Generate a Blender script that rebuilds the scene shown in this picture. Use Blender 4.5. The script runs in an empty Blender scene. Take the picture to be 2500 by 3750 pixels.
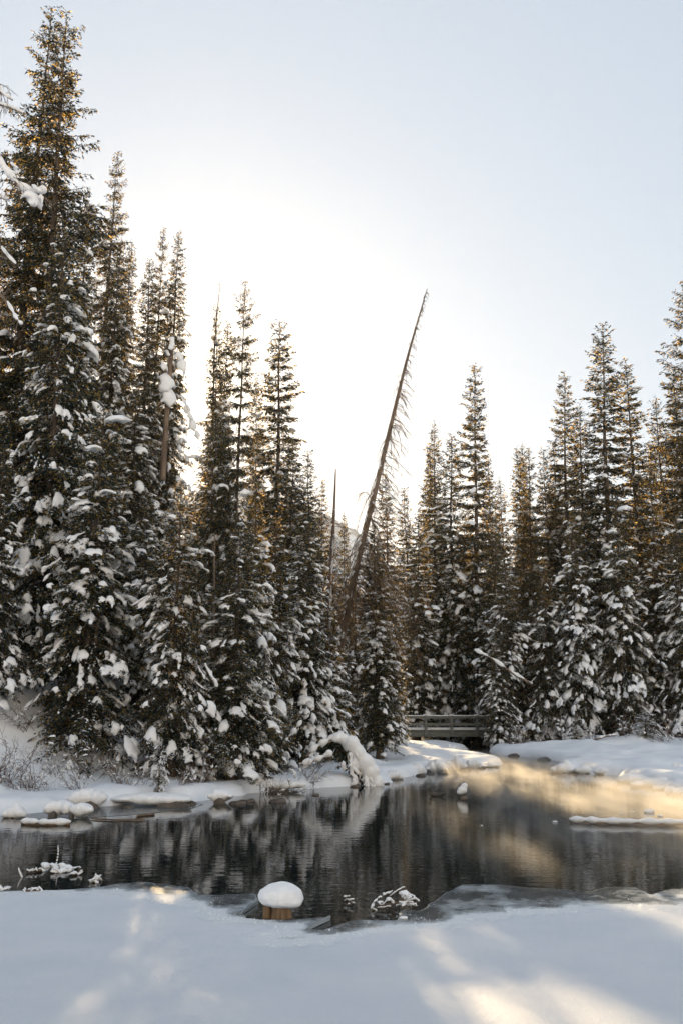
import bpy, bmesh, math, random
import numpy as np
from mathutils import Vector, Matrix

random.seed(7)
sc = bpy.context.scene
COL = sc.collection
R = math.radians

# ---------------------------------------------------------------- camera
CAM_H = 2.2
F = 3646.0                      # focal length in pixels of the 2500 x 3750 photograph (35 mm, portrait)
PITCH = math.atan2(2590 - 1875, F)
cam_d = bpy.data.cameras.new('camera')
cam_d.sensor_fit = 'VERTICAL'; cam_d.sensor_height = 36.0; cam_d.lens = 35.0
cam_d.clip_start = 0.1; cam_d.clip_end = 6000
cam = bpy.data.objects.new('camera', cam_d); COL.objects.link(cam)
cam.location = (0, 0, CAM_H); cam.rotation_euler = (math.pi / 2 + PITCH, 0, 0)
sc.camera = cam

# ---------------------------------------------------------------- light
SUN_AZ, SUN_EL = R(-8.6), R(18.2)          # azimuth from +Y towards +X
sunv = Vector((math.sin(SUN_AZ) * math.cos(SUN_EL), math.cos(SUN_AZ) * math.cos(SUN_EL), math.sin(SUN_EL)))
world = bpy.data.worlds.new('World'); sc.world = world; world.use_nodes = True
wn, wl = world.node_tree.nodes, world.node_tree.links
bg = wn['Background']
sky = wn.new('ShaderNodeTexSky'); sky.sky_type = 'NISHITA'; sky.sun_disc = False
sky.sun_elevation = SUN_EL; sky.sun_rotation = SUN_AZ
sky.altitude = 1200; sky.air_density = 1.0; sky.dust_density = 0.1; sky.ozone_density = 1.3
even = wn.new('ShaderNodeGamma'); even.inputs[1].default_value = 0.24     # multiple scattering evens out a hazy winter sky
wl.new(sky.outputs[0], even.inputs[0]); hs = wn.new('ShaderNodeHueSaturation'); hs.inputs['Saturation'].default_value = 1.18
wl.new(even.outputs[0], hs.inputs['Color']); 
# the sun itself and its narrow aureole, seen through the trees
wt = wn.new('ShaderNodeTexCoord'); wd = wn.new('ShaderNodeVectorMath'); wd.operation = 'DOT_PRODUCT'; wd.inputs[1].default_value = tuple(sunv)
wl.new(wt.outputs['Generated'], wd.inputs[0])
wa = wn.new('ShaderNodeMath'); wa.operation = 'ARCCOSINE'; wl.new(wd.outputs['Value'], wa.inputs[0])
we = wn.new('ShaderNodeMath'); we.operation = 'MULTIPLY'; we.inputs[1].default_value = -1 / R(2.6); wl.new(wa.outputs[0], we.inputs[0])
wx = wn.new('ShaderNodeMath'); wx.operation = 'EXPONENT'; wl.new(we.outputs[0], wx.inputs[0])
ws = wn.new('ShaderNodeMath'); ws.operation = 'LESS_THAN'; ws.inputs[1].default_value = R(0.3); wl.new(wa.outputs[0], ws.inputs[0])
wm = wn.new('ShaderNodeMath'); wm.operation = 'MULTIPLY_ADD'; wm.inputs[1].default_value = 120.0; wl.new(ws.outputs[0], wm.inputs[0])
wk = wn.new('ShaderNodeMath'); wk.operation = 'MULTIPLY'; wk.inputs[1].default_value = 4.0; wl.new(wx.outputs[0], wk.inputs[0]); wl.new(wk.outputs[0], wm.inputs[2])
wc = wn.new('ShaderNodeVectorMath'); wc.operation = 'SCALE'; wc.inputs[0].default_value = (1.0, 0.78, 0.48); wl.new(wm.outputs[0], wc.inputs['Scale'])
wv_ = wn.new('ShaderNodeVectorMath'); wv_.operation = 'ADD'; wl.new(hs.outputs[0], wv_.inputs[0]); wl.new(wc.outputs[0], wv_.inputs[1])
wl.new(wv_.outputs[0], bg.inputs[0]); bg.inputs[1].default_value = 0.15
sun_d = bpy.data.lights.new('sun', 'SUN'); sun_d.energy = 2.2; sun_d.angle = R(0.53); sun_d.color = (1.0, 0.73, 0.41)
sun = bpy.data.objects.new('sun', sun_d); COL.objects.link(sun)
sun.rotation_euler = sunv.to_track_quat('Z', 'Y').to_euler(); sun.location = (0, 0, 60)

sc.view_settings.view_transform = 'Standard'; sc.view_settings.look = 'None'
sc.view_settings.exposure = 1.93; sc.view_settings.gamma = 1.0; sc.view_settings.use_curve_mapping = False
sc.render.engine = 'CYCLES'
cy = sc.cycles
cy.use_denoising = True
cy.max_bounces = 6; cy.diffuse_bounces = 3; cy.glossy_bounces = 3; cy.transmission_bounces = 3
cy.transparent_max_bounces = 8; cy.volume_bounces = 0
cy.sample_clamp_indirect = 6.0; cy.caustics_reflective = False; cy.caustics_refractive = False

# ---------------------------------------------------------------- helpers
def W(px, py, d):
    """world point seen at photo pixel (px, py) whose distance along +Y is d"""
    a = (px - 1250) / F; b = (1875 - py) / F
    c, s = math.cos(PITCH), math.sin(PITCH)
    x, y, z = a, c - b * s, s + b * c
    k = d / y
    return Vector((x * k, d, CAM_H + z * k))

def G(px, py, z=0.0):
    """point of the horizontal plane at height z seen at photo pixel (px, py)"""
    a = (px - 1250) / F; b = (1875 - py) / F
    c, s = math.cos(PITCH), math.sin(PITCH)
    x, y, zz = a, c - b * s, s + b * c
    k = (z - CAM_H) / zz
    return (x * k, y * k)

def PX(n, d):                    # n photo pixels at distance d, in metres
    return n * d / F

def mesh_np(name, V, faces, mats, smooth=False, midx=None):
    """faces: list of (n,k) int arrays"""
    me = bpy.data.meshes.new(name)
    V = np.ascontiguousarray(V, dtype=np.float32)
    me.vertices.add(len(V)); me.vertices.foreach_set('co', V.ravel())
    tot = [np.full(len(f), f.shape[1], dtype=np.int32) for f in faces if len(f)]
    idx = [np.ascontiguousarray(f, dtype=np.int32).ravel() for f in faces if len(f)]
    tot = np.concatenate(tot); idx = np.concatenate(idx)
    start = np.concatenate([[0], np.cumsum(tot)[:-1]]).astype(np.int32)
    me.loops.add(len(idx)); me.loops.foreach_set('vertex_index', idx)
    me.polygons.add(len(tot)); me.polygons.foreach_set('loop_start', start)
    try: me.polygons.foreach_set('loop_total', tot)
    except Exception: pass
    me.polygons.foreach_set('use_smooth', np.full(len(tot), bool(smooth)))
    if not isinstance(mats, (list, tuple)): mats = [mats]
    for m in mats: me.materials.append(m)
    if midx is not None: me.polygons.foreach_set('material_index', np.asarray(midx, dtype=np.int32))
    me.update(calc_edges=True)
    return me

def link(name, data, parent=None):
    o = bpy.data.objects.new(name, data); COL.objects.link(o)
    if parent is not None: o.parent = parent
    return o

def tag(o, label=None, cat=None, group=None, kind=None):
    if label: o['label'] = label
    if cat: o['category'] = cat
    if group: o['group'] = group
    if kind: o['kind'] = kind
    return o

def thing(name, label, cat, loc=(0, 0, 0), group=None):
    o = link(name, None); o.location = loc; o.empty_display_size = 0.2
    return tag(o, label, cat, group)

class Geo:
    def __init__(s): s.V = []; s.T = []; s.Q = []; s.n = 0
    def add(s, V, T=None, Q=None):
        V = np.asarray(V, float)
        if len(V) == 0: return
        s.V.append(V)
        if T is not None and len(T): s.T.append(np.asarray(T) + s.n)
        if Q is not None and len(Q): s.Q.append(np.asarray(Q) + s.n)
        s.n += len(V)
    def build(s, name, mat, parent=None, smooth=False):
        if not s.V: return None
        f = []
        if s.T: f.append(np.concatenate(s.T))
        if s.Q: f.append(np.concatenate(s.Q))
        return link(name, mesh_np(name, np.concatenate(s.V), f, mat, smooth), parent)

def unit(v):
    return v / np.maximum(np.linalg.norm(v, axis=-1, keepdims=True), 1e-9)

def tube(g, pts, rad, sides=6, cap=True):
    pts = np.asarray(pts, float); rad = np.asarray(rad, float); n = len(pts)
    t = np.gradient(pts, axis=0); t = unit(t)
    ref = np.array([0, 0, 1.0]) if abs(t[:, 2]).mean() < 0.8 else np.array([1.0, 0.2, 0])
    u = unit(np.cross(t, ref)); v = np.cross(t, u)
    a = np.linspace(0, 2 * np.pi, sides, endpoint=False)
    ring = pts[:, None] + rad[:, None, None] * (np.cos(a)[None, :, None] * u[:, None] + np.sin(a)[None, :, None] * v[:, None])
    V = ring.reshape(-1, 3)
    i = np.arange(n - 1)[:, None] * sides; j = np.arange(sides)[None]; k = (j + 1) % sides
    Q = np.stack([i + j, i + k, i + sides + k, i + sides + j], -1).reshape(-1, 4)
    T = []
    if cap:
        V = np.concatenate([V, pts[[0]], pts[[-1]]])
        c0, c1 = n * sides, n * sides + 1
        jj = np.arange(sides); kk = (jj + 1) % sides
        T = np.concatenate([np.stack([kk, jj, np.full(sides, c0)], -1), np.stack([jj + (n - 1) * sides, kk + (n - 1) * sides, np.full(sides, c1)], -1)])
    g.add(V, T, Q)

def tubes_many(g, P, rad):
    """P (m, n, 3) paths, rad (m, n): three-sided tubes, all at once"""
    m, n, _ = P.shape
    t = unit(np.gradient(P, axis=1))
    ref = np.where(np.abs(t[..., 2:3]) < 0.8, np.array([0, 0, 1.0]), np.array([1.0, 0.2, 0]))
    u = unit(np.cross(t, ref)); v = np.cross(t, u)
    a = np.array([0, 2.0944, 4.18879])
    ring = P[:, :, None] + rad[:, :, None, None] * (np.cos(a)[None, None, :, None] * u[:, :, None] + np.sin(a)[None, None, :, None] * v[:, :, None])
    V = ring.reshape(-1, 3)
    b = (np.arange(m)[:, None, None] * n + np.arange(n - 1)[None, :, None]) * 3
    j = np.arange(3)[None, None]; k = (j + 1) % 3
    Q = np.stack([b + j, b + k, b + 3 + k, b + 3 + j], -1).reshape(-1, 4)
    g.add(V, None, Q)

def _hash(i, j, s):
    h = (i.astype(np.int64) * 374761393 + j.astype(np.int64) * 668265263 + s * 974634541) & 0x7fffffff
    h = ((h ^ (h >> 13)) * 1274126177) & 0x7fffffff
    return ((h ^ (h >> 16)) & 0xffff) / 65535.0

def vnoise(x, y, s=0):
    x = np.asarray(x, float); y = np.asarray(y, float)
    i = np.floor(x); j = np.floor(y); u = x - i; v = y - j
    u = u * u * (3 - 2 * u); v = v * v * (3 - 2 * v)
    a = _hash(i, j, s); b = _hash(i + 1, j, s); c = _hash(i, j + 1, s); d = _hash(i + 1, j + 1, s)
    return (a * (1 - u) + b * u) * (1 - v) + (c * (1 - u) + d * u) * v - 0.5

def sstep(a, b, x):
    t = np.clip((x - a) / (b - a), 0, 1); return t * t * (3 - 2 * t)

def poly_sd(P, x, y):
    """signed distance to polygon P, positive inside"""
    P = np.asarray(P, float); d = np.full(x.shape, 1e9); ins = np.zeros(x.shape, bool)
    for k in range(len(P)):
        ax, ay = P[k]; bx, by = P[(k + 1) % len(P)]
        ex, ey = bx - ax, by - ay
        t = np.clip(((x - ax) * ex + (y - ay) * ey) / max(ex * ex + ey * ey, 1e-12), 0, 1)
        d = np.minimum(d, (x - ax - t * ex) ** 2 + (y - ay - t * ey) ** 2)
        c = ((ay > y) != (by > y))
        if ey != 0:
            ins ^= c & (x < ex * (y - ay) / ey + ax)
    d = np.sqrt(d)
    return np.where(ins, d, -d)

# ---------------------------------------------------------------- materials
def mat(name):
    m = bpy.data.materials.new(name); m.use_nodes = True
    return m, m.node_tree.nodes, m.node_tree.links, m.node_tree.nodes['Principled BSDF']

def noise_node(n, l, scale, detail=4, coord='Object', rough=0.55, vec=None):
    t = n.new('ShaderNodeTexNoise'); t.inputs['Scale'].default_value = scale; t.inputs['Detail'].default_value = detail
    t.inputs['Roughness'].default_value = rough
    if vec is None:
        c = n.new('ShaderNodeTexCoord'); l.new(c.outputs[coord], t.inputs['Vector'])
    else: l.new(vec, t.inputs['Vector'])
    return t

def ramp(n, l, src, stops):
    r = n.new('ShaderNodeValToRGB'); e = r.color_ramp.elements
    while len(e) < len(stops): e.new(0.5)
    for k, (p, c) in enumerate(stops):
        e[k].position = p; e[k].color = (*c, 1) if len(c) == 3 else c
    l.new(src, r.inputs[0]); return r

def bump(n, l, h, strength, dist, b, normal=None):
    k = n.new('ShaderNodeBump'); k.inputs['Strength'].default_value = strength; k.inputs['Distance'].default_value = dist
    l.new(h, k.inputs['Height']); l.new(k.outputs[0], b.inputs['Normal'])
    if normal: l.new(normal, k.inputs['Normal'])
    return k

def simple(name, stops, scale, rough, bumps=0.4, bdist=0.01, detail=5, vscale=None):
    m, n, l, b = mat(name)
    vec = None
    if vscale:
        c = n.new('ShaderNodeTexCoord'); mp = n.new('ShaderNodeMapping'); mp.inputs['Scale'].default_value = vscale
        l.new(c.outputs['Object'], mp.inputs[0]); vec = mp.outputs[0]
    t = noise_node(n, l, scale, detail, vec=vec)
    r = ramp(n, l, t.outputs[0], stops); l.new(r.outputs[0], b.inputs['Base Color'])
    b.inputs['Roughness'].default_value = rough
    if bumps: bump(n, l, t.outputs[0], bumps, bdist, b)
    return m

M = {}
# snow lying on trees and things
m, n, l, b = mat('snow'); t = noise_node(n, l, 9, 5)
r = ramp(n, l, t.outputs[0], [(0.3, (0.80, 0.81, 0.83)), (0.7, (0.88, 0.885, 0.89))]); l.new(r.outputs[0], b.inputs['Base Color'])
b.inputs['Roughness'].default_value = 0.65; b.inputs['Specular IOR Level'].default_value = 0.25
t2 = noise_node(n, l, 40, 4); bump(n, l, t2.outputs[0], 0.35, 0.02, b); M['snow'] = m
# snow lying on the ground
m, n, l, b = mat('ground_snow'); t = noise_node(n, l, 1.3, 6)
r = ramp(n, l, t.outputs[0], [(0.3, (0.77, 0.80, 0.85)), (0.7, (0.85, 0.875, 0.905))]); l.new(r.outputs[0], b.inputs['Base Color'])
b.inputs['Roughness'].default_value = 0.6; b.inputs['Specular IOR Level'].default_value = 0.25
t2 = noise_node(n, l, 7, 6); bump(n, l, t2.outputs[0], 0.30, 0.05, b); M['ground_snow'] = m
# snow and hoar frost on the lake ice
m, n, l, b = mat('lake_snow'); t = noise_node(n, l, 0.9, 7)
r = ramp(n, l, t.outputs[0], [(0.3, (0.735, 0.785, 0.865)), (0.72, (0.83, 0.865, 0.915))]); l.new(r.outputs[0], b.inputs['Base Color'])
b.inputs['Roughness'].default_value = 0.55; b.inputs['Specular IOR Level'].default_value = 0.3
t2 = noise_node(n, l, 22, 8, rough=0.75); k1 = bump(n, l, t2.outputs[0], 0.9, 0.04, b); M['lake_snow'] = m
# needles: dark green, letting low sun glow through
def needles(name, c0, c1, tr, amt):
    m, n, l, b = mat(name); t = noise_node(n, l, 1.7, 4)
    oi = n.new('ShaderNodeObjectInfo')
    ad = n.new('ShaderNodeMath'); ad.operation = 'MULTIPLY_ADD'; l.new(oi.outputs['Random'], ad.inputs[0]); ad.inputs[1].default_value = 0.3
    l.new(t.outputs[0], ad.inputs[2])
    r = ramp(n, l, ad.outputs[0], [(0.3, c0), (0.95, c1)]); l.new(r.outputs[0], b.inputs['Base Color'])
    b.inputs['Roughness'].default_value = 0.55; b.inputs['Specular IOR Level'].default_value = 0.30
    tl = n.new('ShaderNodeBsdfTranslucent'); tl.inputs[0].default_value = (*tr, 1)
    mx = n.new('ShaderNodeMixShader')
    ge = n.new('ShaderNodeNewGeometry'); fr = ramp(n, l, ge.outputs['Random Per Island'], [(0.70, (0.0,) * 3), (0.97, (amt,) * 3)]); l.new(fr.outputs[0], mx.inputs[0])
    l.new(b.outputs[0], mx.inputs[1]); l.new(tl.outputs[0], mx.inputs[2])
    l.new(mx.outputs[0], n['Material Output'].inputs[0])
    return m
M['needles'] = needles('needles', (0.006, 0.015, 0.014), (0.018, 0.031, 0.024), (0.95, 0.62, 0.17), 0.82)
M['dry_twigs'] = needles('dry_twigs', (0.09, 0.065, 0.04), (0.17, 0.12, 0.075), (0.75, 0.50, 0.2), 0.6)
M['bark'] = simple('bark', [(0.25, (0.035, 0.026, 0.02)), (0.55, (0.10, 0.072, 0.052)), (0.8, (0.17, 0.125, 0.095))], 9, 0.85, 0.9, 0.03, 6, (1, 1, 0.25))
M['dead_wood'] = simple('dead_wood', [(0.25, (0.07, 0.05, 0.038)), (0.55, (0.18, 0.13, 0.095)), (0.8, (0.27, 0.21, 0.16))], 8, 0.8, 0.8, 0.02, 6, (1, 1, 0.2))
M['stump_wood'] = simple('stump_wood', [(0.25, (0.05, 0.03, 0.016)), (0.5, (0.17, 0.105, 0.055)), (0.8, (0.30, 0.20, 0.115))], 22, 0.7, 0.9, 0.02, 6, (1, 1, 0.12))
M['log_wood'] = simple('log_wood', [(0.25, (0.05, 0.034, 0.022)), (0.55, (0.15, 0.10, 0.06)), (0.8, (0.24, 0.17, 0.11))], 14, 0.8, 0.8, 0.02, 6, (0.2, 1, 1))
M['wet_rock'] = simple('wet_rock', [(0.3, (0.028, 0.022, 0.017)), (0.55, (0.085, 0.063, 0.045)), (0.8, (0.17, 0.125, 0.085))], 6, 0.45, 0.9, 0.05, 7)
M['bridge_wood'] = simple('bridge_wood', [(0.25, (0.07, 0.075, 0.065)), (0.55, (0.13, 0.135, 0.115)), (0.8, (0.2, 0.195, 0.17))], 12, 0.75, 0.5, 0.01, 6, (0.3, 1, 1))
M['shrub_wood'] = simple('shrub_wood', [(0.3, (0.06, 0.038, 0.032)), (0.7, (0.15, 0.10, 0.085))], 20, 0.8, 0)
M['plumage'] = simple('plumage', [(0.3, (0.012, 0.012, 0.012)), (0.7, (0.05, 0.042, 0.036))], 30, 0.6, 0.2)
M['bill'] = simple('bill', [(0.3, (0.10, 0.08, 0.04)), (0.7, (0.16, 0.13, 0.07))], 30, 0.5, 0)
# open water
m, n, l, b = mat('lake_water')
b.inputs['Base Color'].default_value = (0.008, 0.013, 0.014, 1); b.inputs['Roughness'].default_value = 0.03; b.inputs['IOR'].default_value = 1.333
c = n.new('ShaderNodeTexCoord'); mp = n.new('ShaderNodeMapping'); mp.inputs['Scale'].default_value = (1.0, 1.7, 1); l.new(c.outputs['Object'], mp.inputs[0])
t = noise_node(n, l, 3.2, 3, vec=mp.outputs[0], rough=0.5); t2 = noise_node(n, l, 0.35, 2, vec=mp.outputs[0])
mu = n.new('ShaderNodeMath'); mu.operation = 'MULTIPLY'; l.new(t.outputs[0], mu.inputs[0]); l.new(t2.outputs[0], mu.inputs[1])
bump(n, l, mu.outputs[0], 0.055, 0.12, b); M['lake_water'] = m
# thin grey lake ice with frost
m, n, l, b = mat('thin_ice')
at = n.new('ShaderNodeAttribute'); at.attribute_name = 'frost'; t2 = noise_node(n, l, 60, 5, rough=.7)
mu = n.new('ShaderNodeMath'); mu.operation = 'MULTIPLY_ADD'; l.new(t2.outputs[0], mu.inputs[0]); mu.inputs[1].default_value = 0.7; l.new(at.outputs['Fac'], mu.inputs[2])
r = ramp(n, l, mu.outputs[0], [(0.40, (0.13, 0.15, 0.16)), (0.75, (0.28, 0.31, 0.33)), (1.0, (0.66, 0.69, 0.72))]); l.new(r.outputs[0], b.inputs['Base Color'])
rr = ramp(n, l, mu.outputs[0], [(0.4, (0.12,) * 3), (0.9, (0.6,) * 3)]); l.new(rr.outputs[0], b.inputs['Roughness'])
b.inputs['IOR'].default_value = 1.31
tp = n.new('ShaderNodeBsdfTransparent'); mx = n.new('ShaderNodeMixShader')
ra = ramp(n, l, mu.outputs[0], [(0.35, (0.55,) * 3), (0.85, (0.02,) * 3)]); l.new(ra.outputs[0], mx.inputs[0])
l.new(b.outputs[0], mx.inputs[1]); l.new(tp.outputs[0], mx.inputs[2]); l.new(mx.outputs[0], n['Material Output'].inputs[0])
bump(n, l, t2.outputs[0], 0.15, 0.008, b); M['thin_ice'] = m
m, n, l, b = mat('clear_ice'); b.inputs['Base Color'].default_value = (0.75, 0.82, 0.86, 1); b.inputs['Roughness'].default_value = 0.08; b.inputs['IOR'].default_value = 1.31
b.inputs['Transmission Weight'].default_value = 0.6; t = noise_node(n, l, 40, 3); bump(n, l, t.outputs[0], 0.2, 0.005, b); M['clear_ice'] = m
# far snow-dusted wooded hillside, colours lightened in place of thicker haze
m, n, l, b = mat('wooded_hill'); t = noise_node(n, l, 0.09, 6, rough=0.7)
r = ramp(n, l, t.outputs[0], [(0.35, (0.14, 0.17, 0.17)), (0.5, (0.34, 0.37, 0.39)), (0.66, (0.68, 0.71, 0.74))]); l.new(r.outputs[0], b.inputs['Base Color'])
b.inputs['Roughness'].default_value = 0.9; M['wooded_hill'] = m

# ---------------------------------------------------------------- terrain
POND = [(-40.0, -60.0), (-24.0, 8.0), (-14.0, 17.2)] + [G(*p) for p in [
    (-300, 3040), (0, 2990), (150, 2974), (260, 2955), (400, 2952), (560, 2935), (690, 2940), (800, 2925), (893, 2914), (1000, 2900),
    (1116, 2888), (1230, 2882), (1323, 2877), (1420, 2866), (1482, 2845), (1594, 2823), (1720, 2812), (1850, 2799),
    (1800, 2788), (1720, 2776), (1660, 2764)]] + [(6.6, 53.5), (6.2, 57), (6.0, 64), (5.0, 80), (8.2, 80), (8.6, 64), (8.5, 57)] + [G(*p) for p in [
    (1790, 2752), (1819, 2763), (1915, 2771), (1995, 2781), (2047, 2788), (2120, 2795), (2220, 2799), (2360, 2803),
    (2230, 2808), (2120, 2807), (2046, 2807), (2034, 2815), (2056, 2827), (2120, 2824), (2179, 2834), (2274, 2840), (2330, 2868), (2400, 2884),
    (2500, 2904), (2800, 2960), (3200, 3060)]] + [(24.0, 8.0), (40.0, -60.0)]
POND = np.array(POND)

def terrain(x, y):
    x = np.asarray(x, float); y = np.asarray(y, float); sh = x.shape
    x = x.ravel(); y = y.ravel()
    s = -poly_sd(POND, x, y)
    s = s + (0.45 * vnoise(x * 0.7, y * 0.7, 3) + 0.30 * vnoise(x * 1.6, y * 1.6, 4) + 0.14 * vnoise(x * 3.1, y * 3.1, 5)) * sstep(48, 34, y)
    rim = np.sqrt(np.clip(1 - (1 - np.clip(s / 0.55, 0, 1)) ** 2, 0, 1))
    z = np.where(s < 0, np.maximum(-0.7, s * 0.9 - 0.05), -0.05 + 0.40 * rim)
    land = sstep(0.25, 1.2, s)
    z = z + land * (0.55 * vnoise(x * 0.45, y * 0.45, 11) * sstep(0, 5, s) + 0.24 * vnoise(x * 1.1, y * 1.1, 12) + 0.07 * vnoise(x * 2.7, y * 2.7, 13))
    lf = sstep(-2.0, -9.0, x)
    z = z + lf * 11.0 * sstep(0.3, 17.0, s) + land * np.clip(s - 1, 0, 60) * 0.035
    rt = sstep(4, 12, x)
    z = z + rt * 6.0 * sstep(10, 45, s)
    z = z + sstep(90, 300, np.hypot(x, y)) * 4.0
    return z.reshape(sh)

def tz(x, y): return float(terrain(np.array([x]), np.array([y]))[0])

def axis(parts):
    out = []
    for a, b_, st in parts: out.append(np.arange(a, b_, st))
    return np.unique(np.round(np.concatenate(out + [[parts[-1][1]]]), 4))
gx = axis([(-2500, -300, 200), (-300, -60, 20), (-60, -20, 1.5), (-20, -12, 0.4), (-12, 16, 0.16), (16, 26, 0.5), (26, 60, 2), (60, 300, 20), (300, 2500, 200)])
gy = axis([(-300, -60, 40), (-60, 15, 3), (15, 18, 0.3), (18, 46, 0.16), (46, 60, 0.25), (60, 90, 0.8), (90, 200, 6), (200, 600, 40), (600, 3000, 200)])
X, Y = np.meshgrid(gx, gy); Z = terrain(X, Y)
nx, ny = len(gx), len(gy)
ii = np.arange(ny - 1)[:, None] * nx + np.arange(nx - 1)[None]
Q = np.stack([ii, ii + 1, ii + nx + 1, ii + nx], -1).reshape(-1, 4)
g = link('ground', mesh_np('ground', np.stack([X, Y, Z], -1).reshape(-1, 3), [Q], M['ground_snow'], True))
tag(g, 'snow covered ground and banks round the pond', kind='structure')

# far hillside, a ridge falling from the west to the east
hx = np.linspace(-900, 500, 141); hy = np.linspace(520, 1100, 50)
X, Y = np.meshgrid(hx, hy)
ridge = np.interp(X, [-900, -300, -120, -40, -8, 14, 40, 120, 500], [120, 150, 158, 154, 143, 128, 96, 60, 30])
prof = sstep(520, 740, Y) * (1 - 0.4 * sstep(780, 1100, Y))
Z = ridge * prof + 9 * vnoise(X * 0.03, Y * 0.03, 21) + 7 * vnoise(X * 0.2, Y * 0.2, 22) * prof
nx, ny = len(hx), len(hy)
ii = np.arange(ny - 1)[:, None] * nx + np.arange(nx - 1)[None]
Q = np.stack([ii, ii + 1, ii + nx + 1, ii + nx], -1).reshape(-1, 4)
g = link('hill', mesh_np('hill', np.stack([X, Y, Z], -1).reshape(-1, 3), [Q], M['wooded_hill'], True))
tag(g, 'distant snowy wooded hillside, part of its haze put into the colour', kind='structure')

# unseen snow slope behind the viewer, shaped to bounce sunlight onto the tree snow
mx_ = np.linspace(-600, 600, 61); my_ = np.linspace(-420, -30, 44)
X, Y = np.meshgrid(mx_, my_)
Z = 235 * sstep(-25, -340, Y) * (0.8 + 0.5 * vnoise(X * 0.008, Y * 0.004, 23)) + 10 * vnoise(X * 0.03, Y * 0.03, 24) * sstep(-60, -140, Y) - 0.3
nx, ny = len(mx_), len(my_)
ii = np.arange(ny - 1)[:, None] * nx + np.arange(nx - 1)[None]
Q = np.stack([ii, ii + 1, ii + nx + 1, ii + nx], -1).reshape(-1, 4)
g = link('bounce_slope', mesh_np('bounce_slope', np.stack([X, Y, Z], -1).reshape(-1, 3), [Q], M['ground_snow'], True))
tag(g, 'unseen snow slope behind the viewer, shaped to bounce sunlight', kind='structure')

# water sheet
wv = np.array([[-45, -62, 0], [45, -62, 0], [45, 90, 0], [-45, 90, 0]], float)
g = link('water', mesh_np('water', wv, [np.array([[0, 1, 2, 3]])], M['lake_water']))
tag(g, 'dark open pond water with small ripples', kind='structure')

# ---------------------------------------------------------------- lake ice
ICE_Z = 0.012
ICE = [(-600, 3290), (-200, 3270), (0, 3264), (140, 3262), (255, 3259), (359, 3249), (454, 3237), (542, 3233), (606, 3239), (693, 3249), (717, 3267), (737, 3279),
       (797, 3280), (880, 3276), (940, 3271), (944, 3300), (905, 3323), (877, 3343), (909, 3363), (968, 3368), (1076, 3371), (1180, 3360), (1207, 3365), (1150, 3390), (1108, 3406),
       (1180, 3406), (1250, 3384), (1298, 3371), (1393, 3373), (1449, 3371), (1465, 3341), (1489, 3331), (1529, 3339), (1569, 3311), (1625, 3275),
       (1680, 3243), (1760, 3239), (1840, 3243), (1928, 3251), (2087, 3259), (2119, 3272), (2167, 3263), (2222, 3249), (2326, 3251), (2382, 3276), (2430, 3259), (2500, 3253), (2700, 3245), (3100, 3235)]
SNW = [(-600, 3300), (-200, 3280), (0, 3275), (160, 3275), (400, 3279), (606, 3299), (693, 3315), (757, 3335), (781, 3362), (917, 3378), (1010, 3392), (990, 3420), (950, 3440), (1028, 3462), (1116, 3458),
       (1250, 3434), (1370, 3410), (1513, 3398), (1632, 3390), (1728, 3371), (1848, 3363), (1927, 3346), (2095, 3337), (2246, 3331), (2286, 3320), (2500, 3323), (2700, 3310), (3100, 3300)]
ice_p = np.array([G(*p) for p in ICE]); snw_p = np.array([G(*p, ICE_Z) for p in SNW])
ice_poly = np.concatenate([ice_p, [[30, 9], [38, -58], [-38, -58], [-30, 9]]])
snw_poly = np.concatenate([snw_p, [[30, 7], [38, -58], [-38, -58], [-30, 7]]])

gx = axis([(-36, -9, 1.5), (-9, 9, 0.035), (9, 36, 1.5)]); gy = axis([(-58, 4, 4), (4, 8, 0.4), (8, 14.6, 0.035)])
X, Y = np.meshgrid(gx, gy)
sd = poly_sd(ice_poly, X, Y) + 0.05 * vnoise(X * 3, Y * 3, 31) + 0.035 * vnoise(X * 9, Y * 9, 32)
ss = poly_sd(snw_poly, X, Y)
fr = np.clip(np.exp(np.minimum(ss + .05, 0) / .18) * 0.95 + .45 * vnoise(X * 2.2, Y * 1.6, 33) + .35 * vnoise(X * 7, Y * 5, 34) + .25 * vnoise(X * 22, Y * 18, 35) + .20, 0, 1)
fr = np.maximum(fr, .75 * np.exp(-np.abs(sd) / .03))                    # white broken rim
Z = ICE_Z - 0.05 * sstep(0.03, -0.03, sd)
nx, ny = len(gx), len(gy)
ii = np.arange(ny - 1)[:, None] * nx + np.arange(nx - 1)[None]
Q = np.stack([ii, ii + 1, ii + nx + 1, ii + nx], -1).reshape(-1, 4)
keep = (sd.ravel()[Q] > -0.01).any(1) & (ss.ravel()[Q] < 0.9).any(1)
used = np.unique(Q[keep]); re = np.full(nx * ny, -1); re[used] = np.arange(len(used))
me = mesh_np('lake_ice', np.stack([X, Y, Z], -1).reshape(-1, 3)[used], [re[Q[keep]]], M['thin_ice'], True)
at_ = me.attributes.new('frost', 'FLOAT', 'POINT'); at_.data.foreach_set('value', fr.ravel()[used].astype(np.float32))
g = link('lake_ice', me); tag(g, 'thin grey glassy ice along the edge of the open water', kind='structure')

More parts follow.
